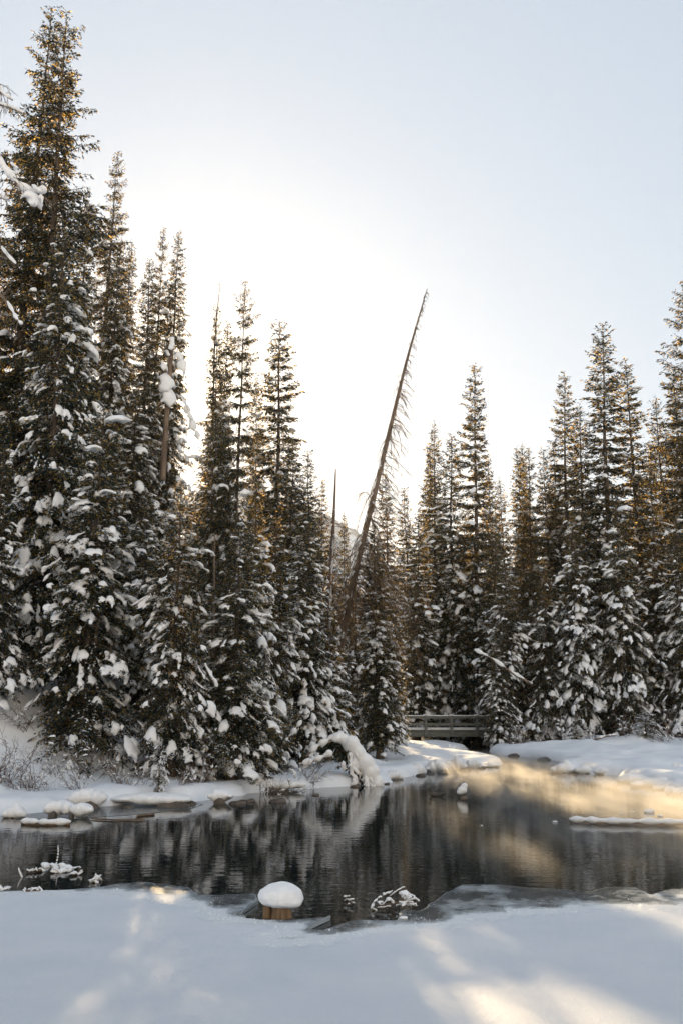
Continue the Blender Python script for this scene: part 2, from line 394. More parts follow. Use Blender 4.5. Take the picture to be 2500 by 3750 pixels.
gx = axis([(-36, -8, 2), (-8, 8, 0.04), (8, 36, 2)]); gy = axis([(-58, 4, 4), (4, 6, 0.2), (6, 9, 0.07), (9, 13.4, 0.036), (13.4, 14.2, 0.2)])
X, Y = np.meshgrid(gx, gy)
sd = poly_sd(snw_poly, X, Y)
sd = sd + 0.30 * vnoise(X * 2.1, Y * 1.3, 41) + 0.18 * vnoise(X * 6, Y * 5, 42) + 0.20 * vnoise(X * 14, Y * 11, 43) + 0.14 * vnoise(X * 27, Y * 24, 48)
Z = ICE_Z - 0.02 + 0.034 * sstep(-0.10, 0.16, sd) + 0.02 * vnoise(X * 0.9, Y * 0.5, 44) * sstep(0, 1, sd) + 0.008 * vnoise(X * 4, Y * 2.5, 45) * sstep(0, 0.3, sd) + (0.005 * vnoise(X * 14, Y * 11, 46) * sstep(2.4, 0.0, sd) + 0.006 * vnoise(X * 6.5, Y * 5, 47)) * sstep(0, 0.1, sd)
# animal tracks crossing the snow
for px, py in [(1005, 3462), (1050, 3470), (820, 3494), (775, 3504), (745, 3515), (712, 3526), (655, 3545), (628, 3556), (585, 3572), (560, 3586), (530, 3600)]:
    qx, qy = G(px, py, 0.02)
    Z -= 0.006 * np.exp(-(((X - qx) / 0.05) ** 2 + ((Y - qy) / 0.10) ** 2))
nx, ny = len(gx), len(gy)
ii = np.arange(ny - 1)[:, None] * nx + np.arange(nx - 1)[None]
Q = np.stack([ii, ii + 1, ii + nx + 1, ii + nx], -1).reshape(-1, 4)
keep = (Z.ravel()[Q] > ICE_Z - 0.012).any(1)
used = np.unique(Q[keep]); re = np.full(nx * ny, -1); re[used] = np.arange(len(used))
g = link('lake_snow', mesh_np('lake_snow', np.stack([X, Y, Z], -1).reshape(-1, 3)[used], [re[Q[keep]]], M['lake_snow'], True))
tag(g, 'smooth snow lying on the frozen near part of the pond', kind='structure')
# ---------------------------------------------------------------- snow lumps
def blob(balls, voxel, noise=0.0, seed=0, smooth_it=2):
    """one smooth closed surface round a set of balls (x, y, z, rx, ry, rz): arrays V, faces"""
    bm = bmesh.new()
    for (x, y, z, a, b_, c_) in balls:
        r_ = bmesh.ops.create_icosphere(bm, subdivisions=2, radius=1.0)
        for v in r_['verts']: v.co = Vector((v.co.x * a + x, v.co.y * b_ + y, v.co.z * c_ + z))
    me = bpy.data.meshes.new('tmp'); bm.to_mesh(me); bm.free()
    o = bpy.data.objects.new('tmp', me); COL.objects.link(o)
    md = o.modifiers.new('r', 'REMESH'); md.mode = 'VOXEL'; md.voxel_size = voxel
    if smooth_it:
        ms = o.modifiers.new('s', 'SMOOTH'); ms.iterations = smooth_it; ms.factor = 0.5
    dg = bpy.context.evaluated_depsgraph_get(); ev = o.evaluated_get(dg); m2 = ev.to_mesh()
    V = np.empty(len(m2.vertices) * 3, np.float32); m2.vertices.foreach_get('co', V); V = V.reshape(-1, 3).astype(float)
    m2.calc_loop_triangles()
    T = np.empty(len(m2.loop_triangles) * 3, np.int32); m2.loop_triangles.foreach_get('vertices', T); T = T.reshape(-1, 3)
    ev.to_mesh_clear(); bpy.data.objects.remove(o); bpy.data.meshes.remove(me)
    if noise:
        cn = V.mean(0); d = unit(V - cn)
        V = V + d * (noise * (vnoise(V[:, 0] * 3 + V[:, 2] * 2, V[:, 1] * 3 - V[:, 2], seed) + 0.6 * vnoise(V[:, 0] * 8, V[:, 1] * 8 + V[:, 2] * 7, seed + 1)))[:, None]
    return V, T

def make_clump(rng, kind):
    balls = []
    if kind == 0:                     # a pad draped over a bough, its rim breaking into drooping fingers
        for q in range(3): balls.append((rng.uniform(-.2, .15), rng.uniform(-.12, .12), rng.uniform(-.03, .05), .30 * rng.uniform(.7, 1.1), .24 * rng.uniform(.7, 1.1), .15))
        for q in range(rng.integers(6, 9)):
            a = rng.uniform(-1.9, 1.9); ln = rng.uniform(.12, .36); ca, sa = math.cos(a), math.sin(a)
            for s in (0.3, 0.7, 1.0): balls.append((.22 * ca + ln * s * ca, .20 * sa + ln * s * sa * .8, -.05 - .30 * s * s * rng.uniform(.5, 1.3), .095 * (1.25 - .4 * s), .085 * (1.25 - .4 * s), .09))
    elif kind == 1:                   # long ridge
        for s in np.linspace(-.5, .5, 6): balls.append((s, .06 * rng.normal(), -.28 * max(0, s) ** 2 + .03 * rng.normal(), .16, .13 * rng.uniform(.8, 1.4), .11 * rng.uniform(.8, 1.3)))
        for q in range(3): balls.append((rng.uniform(-.3, .4), rng.choice([-1, 1]) * rng.uniform(.1, .22), -.08, .12, .11, .08))
    else:                             # round dumpling
        for q in range(4): balls.append((rng.normal() * .16, rng.normal() * .15, rng.normal() * .06, .28 * rng.uniform(.6, 1.1), .26 * rng.uniform(.6, 1.1), .20 * rng.uniform(.7, 1.2)))
    V, T = blob(balls, 0.122 if kind == 0 else 0.13, 0.05, int(rng.integers(99)), 1)
    lo = V[:, 2] < -0.02
    return V, T
_r = np.random.default_rng(5)
CLUMPS = [make_clump(_r, k) for k in (0, 0, 0, 0, 1, 1, 0, 2, 2, 0)]

def stamp(g, rng, pos, ex, scale, kinds=None, up=(0, 0, 1.0), zs=1.0):
    """stamp snow lumps: pos (m,3), ex (m,3) direction along the branch, scale (m,)"""
    pos = np.asarray(pos, float); m_ = len(pos)
    if m_ == 0: return
    ex = unit(np.asarray(ex, float)); upv = np.broadcast_to(np.array(up, float), ex.shape)
    ey = np.cross(upv, ex); bad = np.linalg.norm(ey, axis=1) < .05; ey[bad] = [1, 0, 0]; ey = unit(ey); ez = np.cross(ex, ey)
    kind = rng.choice(kinds if kinds is not None else np.arange(len(CLUMPS)), m_)
    sx = scale * rng.uniform(.9, 1.5, m_); sy = scale * rng.uniform(.75, 1.25, m_) * rng.choice([-1, 1], m_); sz = scale * zs * rng.uniform(.6, 1.1, m_)
    for k in np.unique(kind):
        i = np.where(kind == k)[0]; V, T = CLUMPS[k]; nv = len(V)
        P = (V[None, :, 0:1] * (ex * sx[:, None])[i][:, None] + V[None, :, 1:2] * (ey * sy[:, None])[i][:, None] + V[None, :, 2:3] * (ez * sz[:, None])[i][:, None] + pos[i][:, None])
        TT = T[None] + (np.arange(len(i)) * nv)[:, None, None]
        fl = sy[i] < 0
        TT[fl] = TT[fl][:, :, ::-1]
        g.add(P.reshape(-1, 3), TT.reshape(-1, 3))

def kites(g, P, D, L, Wd, rng, flat=0.0):
    m_ = len(P)
    rv = rng.normal(size=(m_, 3)); rv[:, 2] += flat * 3
    S = unit(np.cross(D, rv)) * (Wd * 0.5)[:, None]
    mid = P + D * (L * 0.4)[:, None]
    V = np.stack([P, mid + S, P + D * L[:, None], mid - S], 1).reshape(-1, 3)
    g.add(V, None, np.arange(m_ * 4).reshape(-1, 4))

def flecks(g, P, D, L, Wd, h):
    """small rounded snow loads along twigs"""
    m_ = len(P)
    if m_ == 0: return
    S = np.cross(D, np.array([0, 0, 1.0])); S = unit(S) * (Wd * .5)[:, None]
    up = np.array([0, 0, 1.0])
    a = P - D * (L * .5)[:, None]; c_ = P + D * (L * .5)[:, None]
    V = np.stack([a, P - S, c_, P + S, P + up * h[:, None]], 1).reshape(-1, 3)
    b_ = (np.arange(m_) * 5)[:, None]
    T = np.concatenate([b_ + np.array([[0, 1, 4]]), b_ + np.array([[1, 2, 4]]), b_ + np.array([[2, 3, 4]]), b_ + np.array([[3, 0, 4]])])
    g.add(V, T)

# ---------------------------------------------------------------- conifers
def branches(rng, z, L, az, a0, droop, upt, trunk_xy):
    """branch curves sampled at 7 points: (m,7,3)"""
    s = np.linspace(0, 1, 7)[None]
    rr = L[:, None] * s
    bend = rng.normal(0, .10, len(z))[:, None] * s ** 2 * L[:, None]
    zz = z[:, None] + L[:, None] * (np.tan(a0)[:, None] * s - droop[:, None] * s ** 2 + upt[:, None] * s ** 3)
    x = trunk_xy[:, 0:1] + np.cos(az)[:, None] * rr - np.sin(az)[:, None] * bend
    y = trunk_xy[:, 1:2] + np.sin(az)[:, None] * rr + np.cos(az)[:, None] * bend
    return np.stack([x, y, zz], -1)

def curve_at(C, idx, s):
    f = s * 6; k = np.minimum(f.astype(int), 5); w = (f - k)[:, None]
    p = C[idx, k] * (1 - w) + C[idx, k + 1] * w
    t = unit(C[idx, k + 1] - C[idx, k])
    return p, t

def conifer(seed, H, Rm, nb, pw=0.75, crown0=0.06, droop=.45, dens=1.0, snow=1.0, ragged=.35, kite=(.11, .19, .05), trunk_r=None, snow_top=0.25, whorl=0.0, clump=.30, frost=.2, hang=.35, cload=.8, kstep=.036):
    rng = np.random.default_rng(seed)
    tr, br, cr, sn = Geo(), Geo(), Geo(), Geo()
    trunk_r = trunk_r or (0.0085 * H + 0.03)
    # trunk
    nz = 20; zt_ = np.linspace(-0.8, H, nz)
    wob = np.cumsum(rng.normal(0, .010 * H / 12, (nz, 2)), 0); wob -= wob[0] + (wob[-1] - wob[0]) * np.linspace(0, 1, nz)[:, None]
    rad = trunk_r * (1 - np.clip(zt_ / H, 0, 1) * .98) ** 1.1 * (1 + .5 * np.exp(-np.clip(zt_, 0, 9) * 2.2)) + .004
    tube(tr, np.column_stack([wob, zt_]), rad, 9)
    # branch set
    z0 = crown0 * H
    u = (np.arange(nb) + rng.uniform(0, 1, nb)) / nb
    t = u ** .85                                   # 0 top .. 1 crown foot
    if whorl > 0:
        step = whorl / (H - z0); t = np.where(rng.uniform(size=nb) < .8, np.round(t / step) * step + rng.normal(0, .12 * step, nb), t)
    t = np.clip(t, .004, 1)
    z = H - t * (H - z0)
    gapn = vnoise(t * 17, np.full(nb, seed * 3.1), seed) + .7 * vnoise(t * 41, np.full(nb, 5.0), seed + 7)
    az = np.arange(nb) * 2.39996 + rng.normal(0, .5, nb)
    dirn = vnoise(np.cos(az) * 1.3 + t * 9, np.sin(az) * 1.3 + t * 5, seed + 3)
    L = Rm * (t ** pw) * (1 + ragged * rng.normal(0, .6, nb) + ragged * 1.3 * gapn + ragged * dirn) * np.where(t > .9, 1 - 2.5 * (t - .9), 1)
    L = np.clip(L, .10 + .12 * t, Rm * 1.5)
    a0 = R(48) * (1 - t) ** 3 + R(8) - R(24) * t + rng.normal(0, R(8), nb)
    dr = droop * (.25 + .9 * t) * rng.uniform(.7, 1.3, nb); upt = dr * rng.uniform(.25, .65, nb)
    txy = np.stack([np.interp(z, zt_, wob[:, 0]), np.interp(z, zt_, wob[:, 1])], 1)
    C = branches(rng, z, L, az, a0, dr, upt, txy)
    brad = (.006 + .011 * L)[:, None] * np.linspace(1, .25, 7)[None]
    tubes_many(br, C[:, ::2], brad[:, ::2])
    # twigs
    ntw = np.maximum(4, (L * 15 * dens).astype(int)); idx = np.repeat(np.arange(nb), ntw); N = len(idx)
    s = rng.uniform(.06, 1, N) ** .85
    p, tan = curve_at(C, idx, s)
    lat = unit(np.cross(tan, np.array([0, 0, 1.0]))); side = rng.choice([-1, 1], N)[:, None]
    ang = R(50) + rng.normal(0, .25, N)
    tl = np.clip((.10 + .34 * L[idx] * (1.05 - s) ** .8) * rng.uniform(.5, 1.15, N), .07, .75)
    D = unit(tan * np.cos(ang)[:, None] + side * lat * np.sin(ang)[:, None] + np.array([0, 0, -1.0]) * (hang * rng.uniform(.2, 1.6, N))[:, None])
    # kites along each twig, herring-bone
    nk = np.maximum(1, (tl / kstep).astype(int)); k = np.repeat(np.arange(N), nk); NK = len(k)
    u = rng.uniform(0, 1, NK); P = p[k] + D[k] * (tl[k] * u)[:, None]; P[:, 2] -= .15 * tl[k] * u ** 2
    perp = unit(np.cross(D[k], rng.normal(size=(NK, 3))))
    KD = unit(D[k] + perp * rng.uniform(.1, .8, NK)[:, None] + np.array([0, 0, -.25 * hang]))
    KL = rng.uniform(kite[0], kite[1], NK) * (1 - .35 * u); KW = kite[2] * rng.uniform(.6, 1.3, NK)
    kites(cr, P, KD, KL, KW, rng)
    # needles along the branch and leader
    nl = max(30, int(26 * H * .15)); zl = H - rng.uniform(0, .06 * H, nl)
    dl = unit(np.stack([rng.normal(size=nl), rng.normal(size=nl), rng.uniform(.2, 1.6, nl)], 1))
    kites(cr, np.column_stack([np.interp(zl, zt_, wob[:, 0]), np.interp(zl, zt_, wob[:, 1]), zl - .05]), dl, rng.uniform(.06, .14, nl), np.full(nl, .035), rng)
    # fine snow on twigs
    bs = np.clip(rng.normal(.5, .35, nb) + .8 * dirn, 0, 1.2) * np.clip((t - snow_top * .6) * 2.2 + .08, .03, 1) * snow
    m_ = rng.uniform(size=NK) < frost * bs[idx[k]]
    fp = P[m_] + np.array([0, 0, .03]); fd = KD[m_].copy(); fd[:, 2] *= .6; fd = unit(fd); nf = len(fp)
    flecks(sn, fp, fd, rng.uniform(.07, .20, nf), rng.uniform(.03, .08, nf), rng.uniform(.015, .045, nf))
    # big lumps
    ncl = rng.poisson(cload * bs * np.clip(L / (.7 * Rm), .3, 1.3) * snow); bi = np.repeat(np.arange(nb), ncl)
    cs = rng.uniform(.35, 1.0, len(bi)); cp, ct = curve_at(C, bi, cs)
    lat = unit(np.cross(ct, np.array([0, 0, 1.0])))
    cp = cp + lat * rng.normal(0, .12, len(bi))[:, None] * L[bi][:, None] + np.array([0, 0, .08]) + ct * .06
    ct = unit(ct + np.array([0, 0, -.55]) * rng.uniform(.2, 1.3, len(bi))[:, None])
    sc_ = clump * np.exp(rng.normal(-.05, .36, len(bi))) * np.clip(.55 + .6 * t[bi], .5, 1.1)
    sc_ = np.minimum(sc_, 2.0 * clump * rng.uniform(.6, 1, len(bi)))
    stamp(sn, rng, cp, ct, sc_, kinds=[0, 1, 2, 3, 4, 5, 6, 9, 4, 5, 0, 1, 2, 3, 6, 9])
    return dict(H=H, R=Rm, trunk=tr, branches=br, crown=cr, snow=sn)

PROTO = {}
def register(key, d):
    d['me'] = {}
    for part, mt, sm in (('trunk', 'bark', True), ('branches', 'bark', False), ('crown', 'needles', False), ('snow', 'snow', True)):
        gg = d.pop(part)
        if not gg.V: continue
        f = []
        if gg.T: f.append(np.concatenate(gg.T))
        if gg.Q: f.append(np.concatenate(gg.Q))
        d['me'][part] = mesh_np(part, np.concatenate(gg.V), f, M[mt], sm)
    PROTO[key] = d

# full, snow laden spruces of the near row
for k in range(4):
    register('N%d' % k, conifer(100 + k, 15, 1.9, 420, pw=.62, crown0=.05, droop=.75, dens=1.45, snow=1.0, ragged=.38, snow_top=.06, clump=.54, frost=.10, hang=.55, kite=(.10, .20, .049), cload=2.1, kstep=.050))
# slender spires
for k in range(4):
    register('S%d' % k, conifer(200 + k, 18, 1.25, 520, pw=.50, crown0=.06, droop=.60, dens=1.75, snow=.85, ragged=.34, snow_top=.10, clump=.42, frost=.08, whorl=.32, hang=.45, kite=(.10, .20, .049), cload=1.9, kstep=.050))
# tall ragged spruces with the trunk showing
for k in range(2):
    register('C%d' % k, conifer(300 + k, 22, 1.5, 380, pw=.52, crown0=.10, droop=.50, dens=2.1, snow=.5, ragged=.72, snow_top=.35, clump=.50, frost=.07, whorl=.8, hang=.6, kite=(.08, .17, .036), kstep=.034))
# open topped firs seen against the sky
for k in range(2):
    register('W%d' % k, conifer(400 + k, 20, 1.4, 430, pw=.52, crown0=.06, droop=.50, dens=2.0, snow=.75, ragged=.30, snow_top=.12, clump=.46, frost=.09, whorl=.5, hang=.35, kite=(.10, .21, .049), cload=1.7, kstep=.048))
# small snow laden saplings
for k in range(2):
    register('P%d' % k, conifer(500 + k, 3.2, .75, 80, pw=.7, crown0=.04, droop=.7, dens=2.2, snow=1.4, ragged=.3, snow_top=.0, clump=.22, frost=.35, kite=(.06, .12, .022), hang=.5, cload=1.0))

NTREE = 0
def place(key, px, py, d, hw, label, group, lean=0.0, name='spruce_tree', rz=None, cat='tree'):
    """top of the tree at photo pixel (px,py), distance d, widest half-width hw photo pixels"""
    global NTREE
    p = PROTO[key]; top = W(px, py, d); H0 = top.z
    bx = top.x - math.tan(R(lean)) * H0; zb = tz(bx, d); H = (top.z - zb)
    o = thing(name, label, cat, (bx, d, zb), group)
    sxy = PX(hw * 1.12, d) / p['R']
    o.scale = (sxy, sxy, H / p['H'] / math.cos(R(lean)))
    o.rotation_euler = (0, R(lean), 0)
    rz = (NTREE * 2.4) % 6.283 if rz is None else rz
    o.rotation_mode = 'XYZ'
    o.rotation_euler = (Matrix.Rotation(R(lean), 3, 'Y') @ Matrix.Rotation(rz, 3, 'Z')).to_euler()
    for part, me in p['me'].items(): link(part, me, o)
    NTREE += 1
    return o
GL, GR, GM = 'snowy spruces on the near bank', 'snowy spruces beyond the bridge', 'small snowy saplings'
TREES = [
 # near bank, back to front
 ('C0', 205, 30, 31.0, 165, 'tallest spruce of all, thinner-topped trunk of the twin pair', GL, .0),
 ('C1', 249, 50, 30.3, 175, 'tall spruce twinned with the tallest one, its bushier top just lower', GL, .4),
 ('N0', 12, 830, 31.5, 150, 'dark spruce half cut off beside the twin tall spruces', GL, 0),
 ('W0', -60, 620, 36, 150, 'sunlit feathery spruce at the picture edge behind hanging bare limbs', GL, 0),
 ('S0', 335, 763, 35, 85, 'narrow golden-edged spruce leaning close against the twin tall spruces', GL, 0),
 ('C0', 447, 560, 41, 85, 'thin spruce with bare lower trunk, second highest top on the near bank', GL, 1.0),
 ('S1', 460, 885, 36, 68, 'spruce whose tip touches the bare trunk of the second highest one', GL, 0),
 ('S2', 503, 893, 42, 60, 'slim spruce between two taller spires, snow pad halfway up its trunk', GL, 0),
 ('W1', 550, 950, 38, 78, 'bushy-topped backlit spruce just before the sun', GL, 0),
 ('C0', 622, 838, 42, 56, 'crooked open spruce with bare trunk, paired with a dense dark spire', GL, 1.5),
 ('S3', 668, 852, 39, 72, 'dense dark pointed spire right above the sun', GL, 0),
 ('S1', 787, 1130, 41, 62, 'spruce beside the sun with a long dead tip', GL, 0),
 ('S0', 845, 1185, 44, 66, 'narrow spruce crowded between the dead-tipped one and a sparse one', GL, 0),
 ('C1', 902, 1030, 33.5, 84, 'sparse ragged spruce whose wide-spaced boughs stand out on the sky', GL, 1.2),
 ('S2', 935, 1380, 64, 55, 'small golden spruce tip peeking out behind the sparse ragged spruce', GL, 0),
 ('W0', 1026, 1178, 44, 128, 'dark broad spruce standing last before the open gap of sky', GL, .6),
 ('S1', 1075, 1610, 36.5, 88, 'spruce under the right flank of the dark broad one before the gap', GL, 0),
 ('S1', 1128, 1655, 35.5, 80, 'feathery spruce bordering the gap of sky above the hazy hill', GL, 0),
 ('S3', 1183, 1755, 52, 52, 'little pointed spruce beside the bare broken snag', GL, 0),
 ('S0', 1258, 1880, 62, 40, 'thin spruce tip in front of the hazy hill', GL, 0),
 ('S2', 1215, 1960, 43.5, 65, 'golden spruce glowing behind the bare broken snag', GL, 0),
 ('N3', 120, 1560, 35, 150, 'dark spruce in the gloom behind the snowy slope', GL, 0),
 ('N1', 300, 1330, 33, 130, 'dark spruce filling the space between the twin pair and the sun', GL, 0),
 ('N2', 238, 830, 28.6, 195, 'big dark snow-padded spruce standing before the twin tall trunks', GL, 0),
 ('N1', 20, 1640, 26.5, 135, 'snowy spruce hanging low over the slope at the picture edge', GL, 0),
 ('N2', 505, 1400, 33, 130, 'dark spruce below the bushy-topped backlit one', GL, 0),
 ('N0', 780, 1530, 34, 140, 'shaded spruce straight below the dead-tipped one', GL, 0),
 ('N3', 940, 1760, 30, 100, 'spruce with loose snow, left flank of the dark broad one', GL, 0),
 ('N3', 385, 1490, 27.0, 195, 'wide snow-flecked spruce standing over two bare trunks on the slope', GL, 0),
 ('N0', 665, 1760, 26.6, 150, 'heavily snow-capped spruce above the small snow-headed sapling', GL, 0),
 ('N2', 540, 1800, 30.5, 125, 'shadowed spruce wedged between two heavily snowed ones', GL, 0),
 ('N1', 885, 1915, 27.5, 165, 'snow-helmeted spruce with its skirts on the bank', GL, 0),
 ('N3', 800, 2150, 31, 110, 'low dark spruce half hidden behind the snow-helmeted one', GL, 0),
 ('N0', 1015, 1895, 31, 120, 'spruce with stacked snow pads behind the snow-helmeted one', GL, 0),
 ('N2', 1120, 1850, 32.5, 125, 'dark spruce with big white pads next to the broken snag', GL, 0),
 ('N1', 1200, 2230, 35, 95, 'low snowy spruce at the foot of the leaning dead trunk', GL, 0),
 # behind the leaning dead tree
 ('W1', 1408, 1740, 40.5, 66, 'golden-lit spruce directly behind the leaning dead trunk', GR, 0),
 ('S1', 1366, 1930, 37.4, 72, 'snow-dotted spruce under the fringe of the leaning dead trunk', GR, 0),
 ('S1', 1478, 1790, 60, 62, 'narrow spruce on the near side of the bright notch above the bridge', GR, 0),
 ('N3', 1300, 2100, 46, 90, 'dim spruce in the sunlit haze low behind the leaning trunk', GR, 0),
 ('S2', 1392, 2380, 41, 62, 'grey frosted young spruce on the bank in front of the bridge', GR, 0),
 ('S0', 1412, 2200, 52, 55, 'snowy spruce rising over the near end of the bridge', GR, 0),
 ('S2', 1334, 2330, 45, 50, 'thin young spruce added to cover a sunlit spot between the leaning trunk and grey frosted spruce', GR, 0),  # added tree, hides a bright sunlit spot of snow behind it
 # beyond the bridge
 ('S3', 1530, 1880, 58.2, 78, 'spruce with round snow heads over the bridge railing', GR, 0),
 ('S2', 1590, 1553, 61, 66, 'slim needle-pointed spruce of the pair above the bridge', GR, 0),
 ('S1', 1572, 1640, 64, 60, 'lower spruce of the pair above the bridge', GR, 0),
 ('S0', 1652, 1598, 60, 90, 'golden dense spruce beside the tall flat-tiered one', GR, 0),
 ('W0', 1735, 1338, 59, 98, 'tall flat-tiered spruce above the bridge, clear of its neighbours', GR, 0),
 ('S1', 1784, 1690, 62, 60, 'short spruce against the flank of the flat-tiered one', GR, 0),
 ('S2', 1828, 1760, 65, 56, 'small dark spire on the edge of the sky notch', GR, 0),
 ('S1', 1812, 1960, 57, 75, 'brownish thin spruce above the end of the snowy fallen pole', GR, 0),
 ('S3', 1888, 1640, 65, 60, 'dark spire, first of three tips past the sky notch', GR, 0),
 ('S0', 1910, 1632, 68, 52, 'hindmost of three close tips past the sky notch', GR, 0),
 ('C0', 1935, 1645, 62, 72, 'bare-tipped golden spruce, last of three tips past the notch', GR, 0),
 ('S1', 1988, 1650, 63, 68, 'spruce with a lower twin tip beside the three close tips', GR, 0),
 ('S1', 2022, 1620, 65, 78, 'full spruce tucked below a tall green-topped fir', GR, 0),
 ('W1', 2066, 1365, 64, 95, 'tall green-topped fir left of a thin yellowish one', GR, 0),
 ('S2', 2122, 1490, 59, 88, 'thin-tipped yellowish spruce in front of the tall green-topped fir', GR, 0),
 ('W0', 2205, 1185, 58, 125, 'highest spruce on the far bank, full of snow pads', GR, 0),
 ('W1', 2288, 1318, 63, 112, 'fir with even tiers beside the highest far-bank spruce', GR, 0),
 ('S3', 2398, 1458, 65, 85, 'spruce with a short round top between two taller ones', GR, 0),
 ('W0', 2462, 1362, 61, 105, 'golden-sided spruce beside the one cut by the picture edge', GR, 0),
 ('C1', 2500, 1030, 57, 130, 'tall open spruce sliced by the picture edge', GR, 0),
 ('S0', 2378, 1690, 56, 85, 'snow-lined spruce with a straight visible trunk near the bank', GR, 0),
 ('N0', 1850, 2060, 55, 85, 'dark snow-studded spruce behind the snowy fallen pole', GR, 0),
 ('N1', 1990, 2040, 55, 90, 'snow-studded spruce beside the dark one past the fallen pole', GR, 0),
 ('N2', 2095, 1890, 54.5, 100, 'broad snow-studded spruce below the yellowish thin one', GR, 0),
 ('N3', 2255, 1830, 54, 115, 'broad shaded spruce over the bare log on the far bank', GR, 0),
 ('N1', 2470, 1900, 54, 100, 'shaded spruce at the picture edge over the far bank', GR, 0),
 ('N2', 1640, 2020, 60, 75, 'shaded spruce right behind the middle of the bridge', GR, 0),
 ('N3', 1725, 1960, 60, 80, 'shaded spruce behind the far railing posts', GR, 0),
 ('N0', 1815, 2330, 53.5, 62, 'small dark fir standing against the far end of the bridge', GR, 0),
 ('S1', 1560, 2180, 66, 60, 'dim spruce in the second row behind the bridge', GR, 0),
 ('S1', 1925, 1850, 72, 80, 'dim spruce in the second row under the three close tips', GR, 0),
 ('S2', 2150, 1800, 74, 85, 'dim spruce in the second row below the highest one', GR, 0),
 ('S3', 2330, 1760, 74, 90, 'dim spruce in the second row below the even-tiered fir', GR, 0),
 ('S0', 2440, 1800, 76, 90, 'dim spruce in the second row by the picture edge', GR, 0),
 ('S1', 1700, 1880, 74, 80, 'dim spruce in the second row below the flat-tiered one', GR, 0),
 ('S2', 2040, 1850, 78, 85, 'dim spruce in the second row below the green-topped fir', GR, 0),
 # saplings
 ('P0', 590, 2700, 24.6, 38, 'small snow-headed sapling on the near bank', GM, 0),
 ('P1', 1480, 2600, 51, 22, 'snow-smothered sapling at the near end of the bridge', GM, 0),
 ('P0', 1604, 2578, 60, 34, 'snow-balled sapling behind the first bridge posts', GM, 0),
 ('P1', 1700, 2600, 60, 34, 'snow-balled sapling behind the last bridge posts', GM, 0),
 ('P0', 1448, 2580, 46, 30, 'snowy sapling next to the grey frosted young spruce', GM, 0),
 ('P1', 2105, 2640, 50, 34, 'low snowy sapling on the far bank by the bare log', GM, 0),
 ('P0', 2360, 2600, 50.5, 45, 'thin dark sapling standing alone on the far snow bank', GM, 0),
]
for (key, px, py, d, hw, lab, grp, lean) in TREES:
    lean = lean if lean else 1.3 * math.sin(px * 1.7 + py)
    place(key, px, py, d, hw, lab, grp, lean, name='sapling' if key[0] == 'P' else 'spruce_tree')
# ---------------------------------------------------------------- dead trees
def pathW(pts, d):
    return np.array([W(x, y, dd) for (x, y, dd) in [(p + (d,))[:3] for p in pts]])

def resample(P, n):
    P = np.asarray(P, float); s = np.concatenate([[0], np.cumsum(np.linalg.norm(np.diff(P, axis=0), axis=1))]); s /= s[-1]
    t = np.linspace(0, 1, n)
    # smooth interpolation
    out = np.stack([np.interp(t, s, P[:, k]) for k in range(P.shape[1])], 1)
    for _ in range(max(1, n // 14)): out[1:-1] = .25 * out[:-2] + .5 * out[1:-1] + .25 * out[2:]
    return out

def dead_twigs(g, rng, base, dirs, L, droop, sub=8, r=.009, pend=.5):
    """bare drooping branches with fine side twigs; base (m,3), dirs (m,3), L (m,)"""
    m_ = len(base); s = np.linspace(0, 1, 5)
    P = base[:, None] + dirs[:, None] * (L[:, None] * s)[..., None] + rng.normal(0, .03, (m_, 5, 3)) * (L[:, None] * s)[..., None]
    P[..., 2] -= (droop * L)[:, None] * s ** 2
    tubes_many(g, P, (r + .006 * L)[:, None] * np.linspace(1, .35, 5)[None])
    idx = np.repeat(np.arange(m_), np.maximum(2, (sub * L).astype(int))); N = len(idx)
    f = rng.uniform(.15, 1, N) * 4; k = np.minimum(f.astype(int), 3); w = (f - k)[:, None]
    p = P[idx, k] * (1 - w) + P[idx, k + 1] * w; t = unit(P[idx, k + 1] - P[idx, k])
    d2 = unit(t * .6 + rng.normal(0, .55, (N, 3)) + np.array([0, 0, -pend]))
    l2 = L[idx] * rng.uniform(.12, .42, N)
    s3 = np.linspace(0, 1, 3)
    P2 = p[:, None] + d2[:, None] * (l2[:, None] * s3)[..., None]; P2[..., 2] -= (.3 * l2)[:, None] * s3 ** 2
    tubes_many(g, P2, np.full((N, 3), r * .55) * np.array([1, .8, .5])[None])
    return P

def snow_strip(pts, rad, voxel, seed=0, lift=.0, squash=1.0, noise=.03):
    balls = [(p[0], p[1], p[2] + lift, r, r, r * squash) for p, r in zip(pts, rad)]
    return blob(balls, voxel, noise, seed, 2)

def add_blob(name, parts, matn, parent):
    g = Geo()
    for V, T in parts: g.add(V, T)
    return g.build(name, M[matn], parent, True)

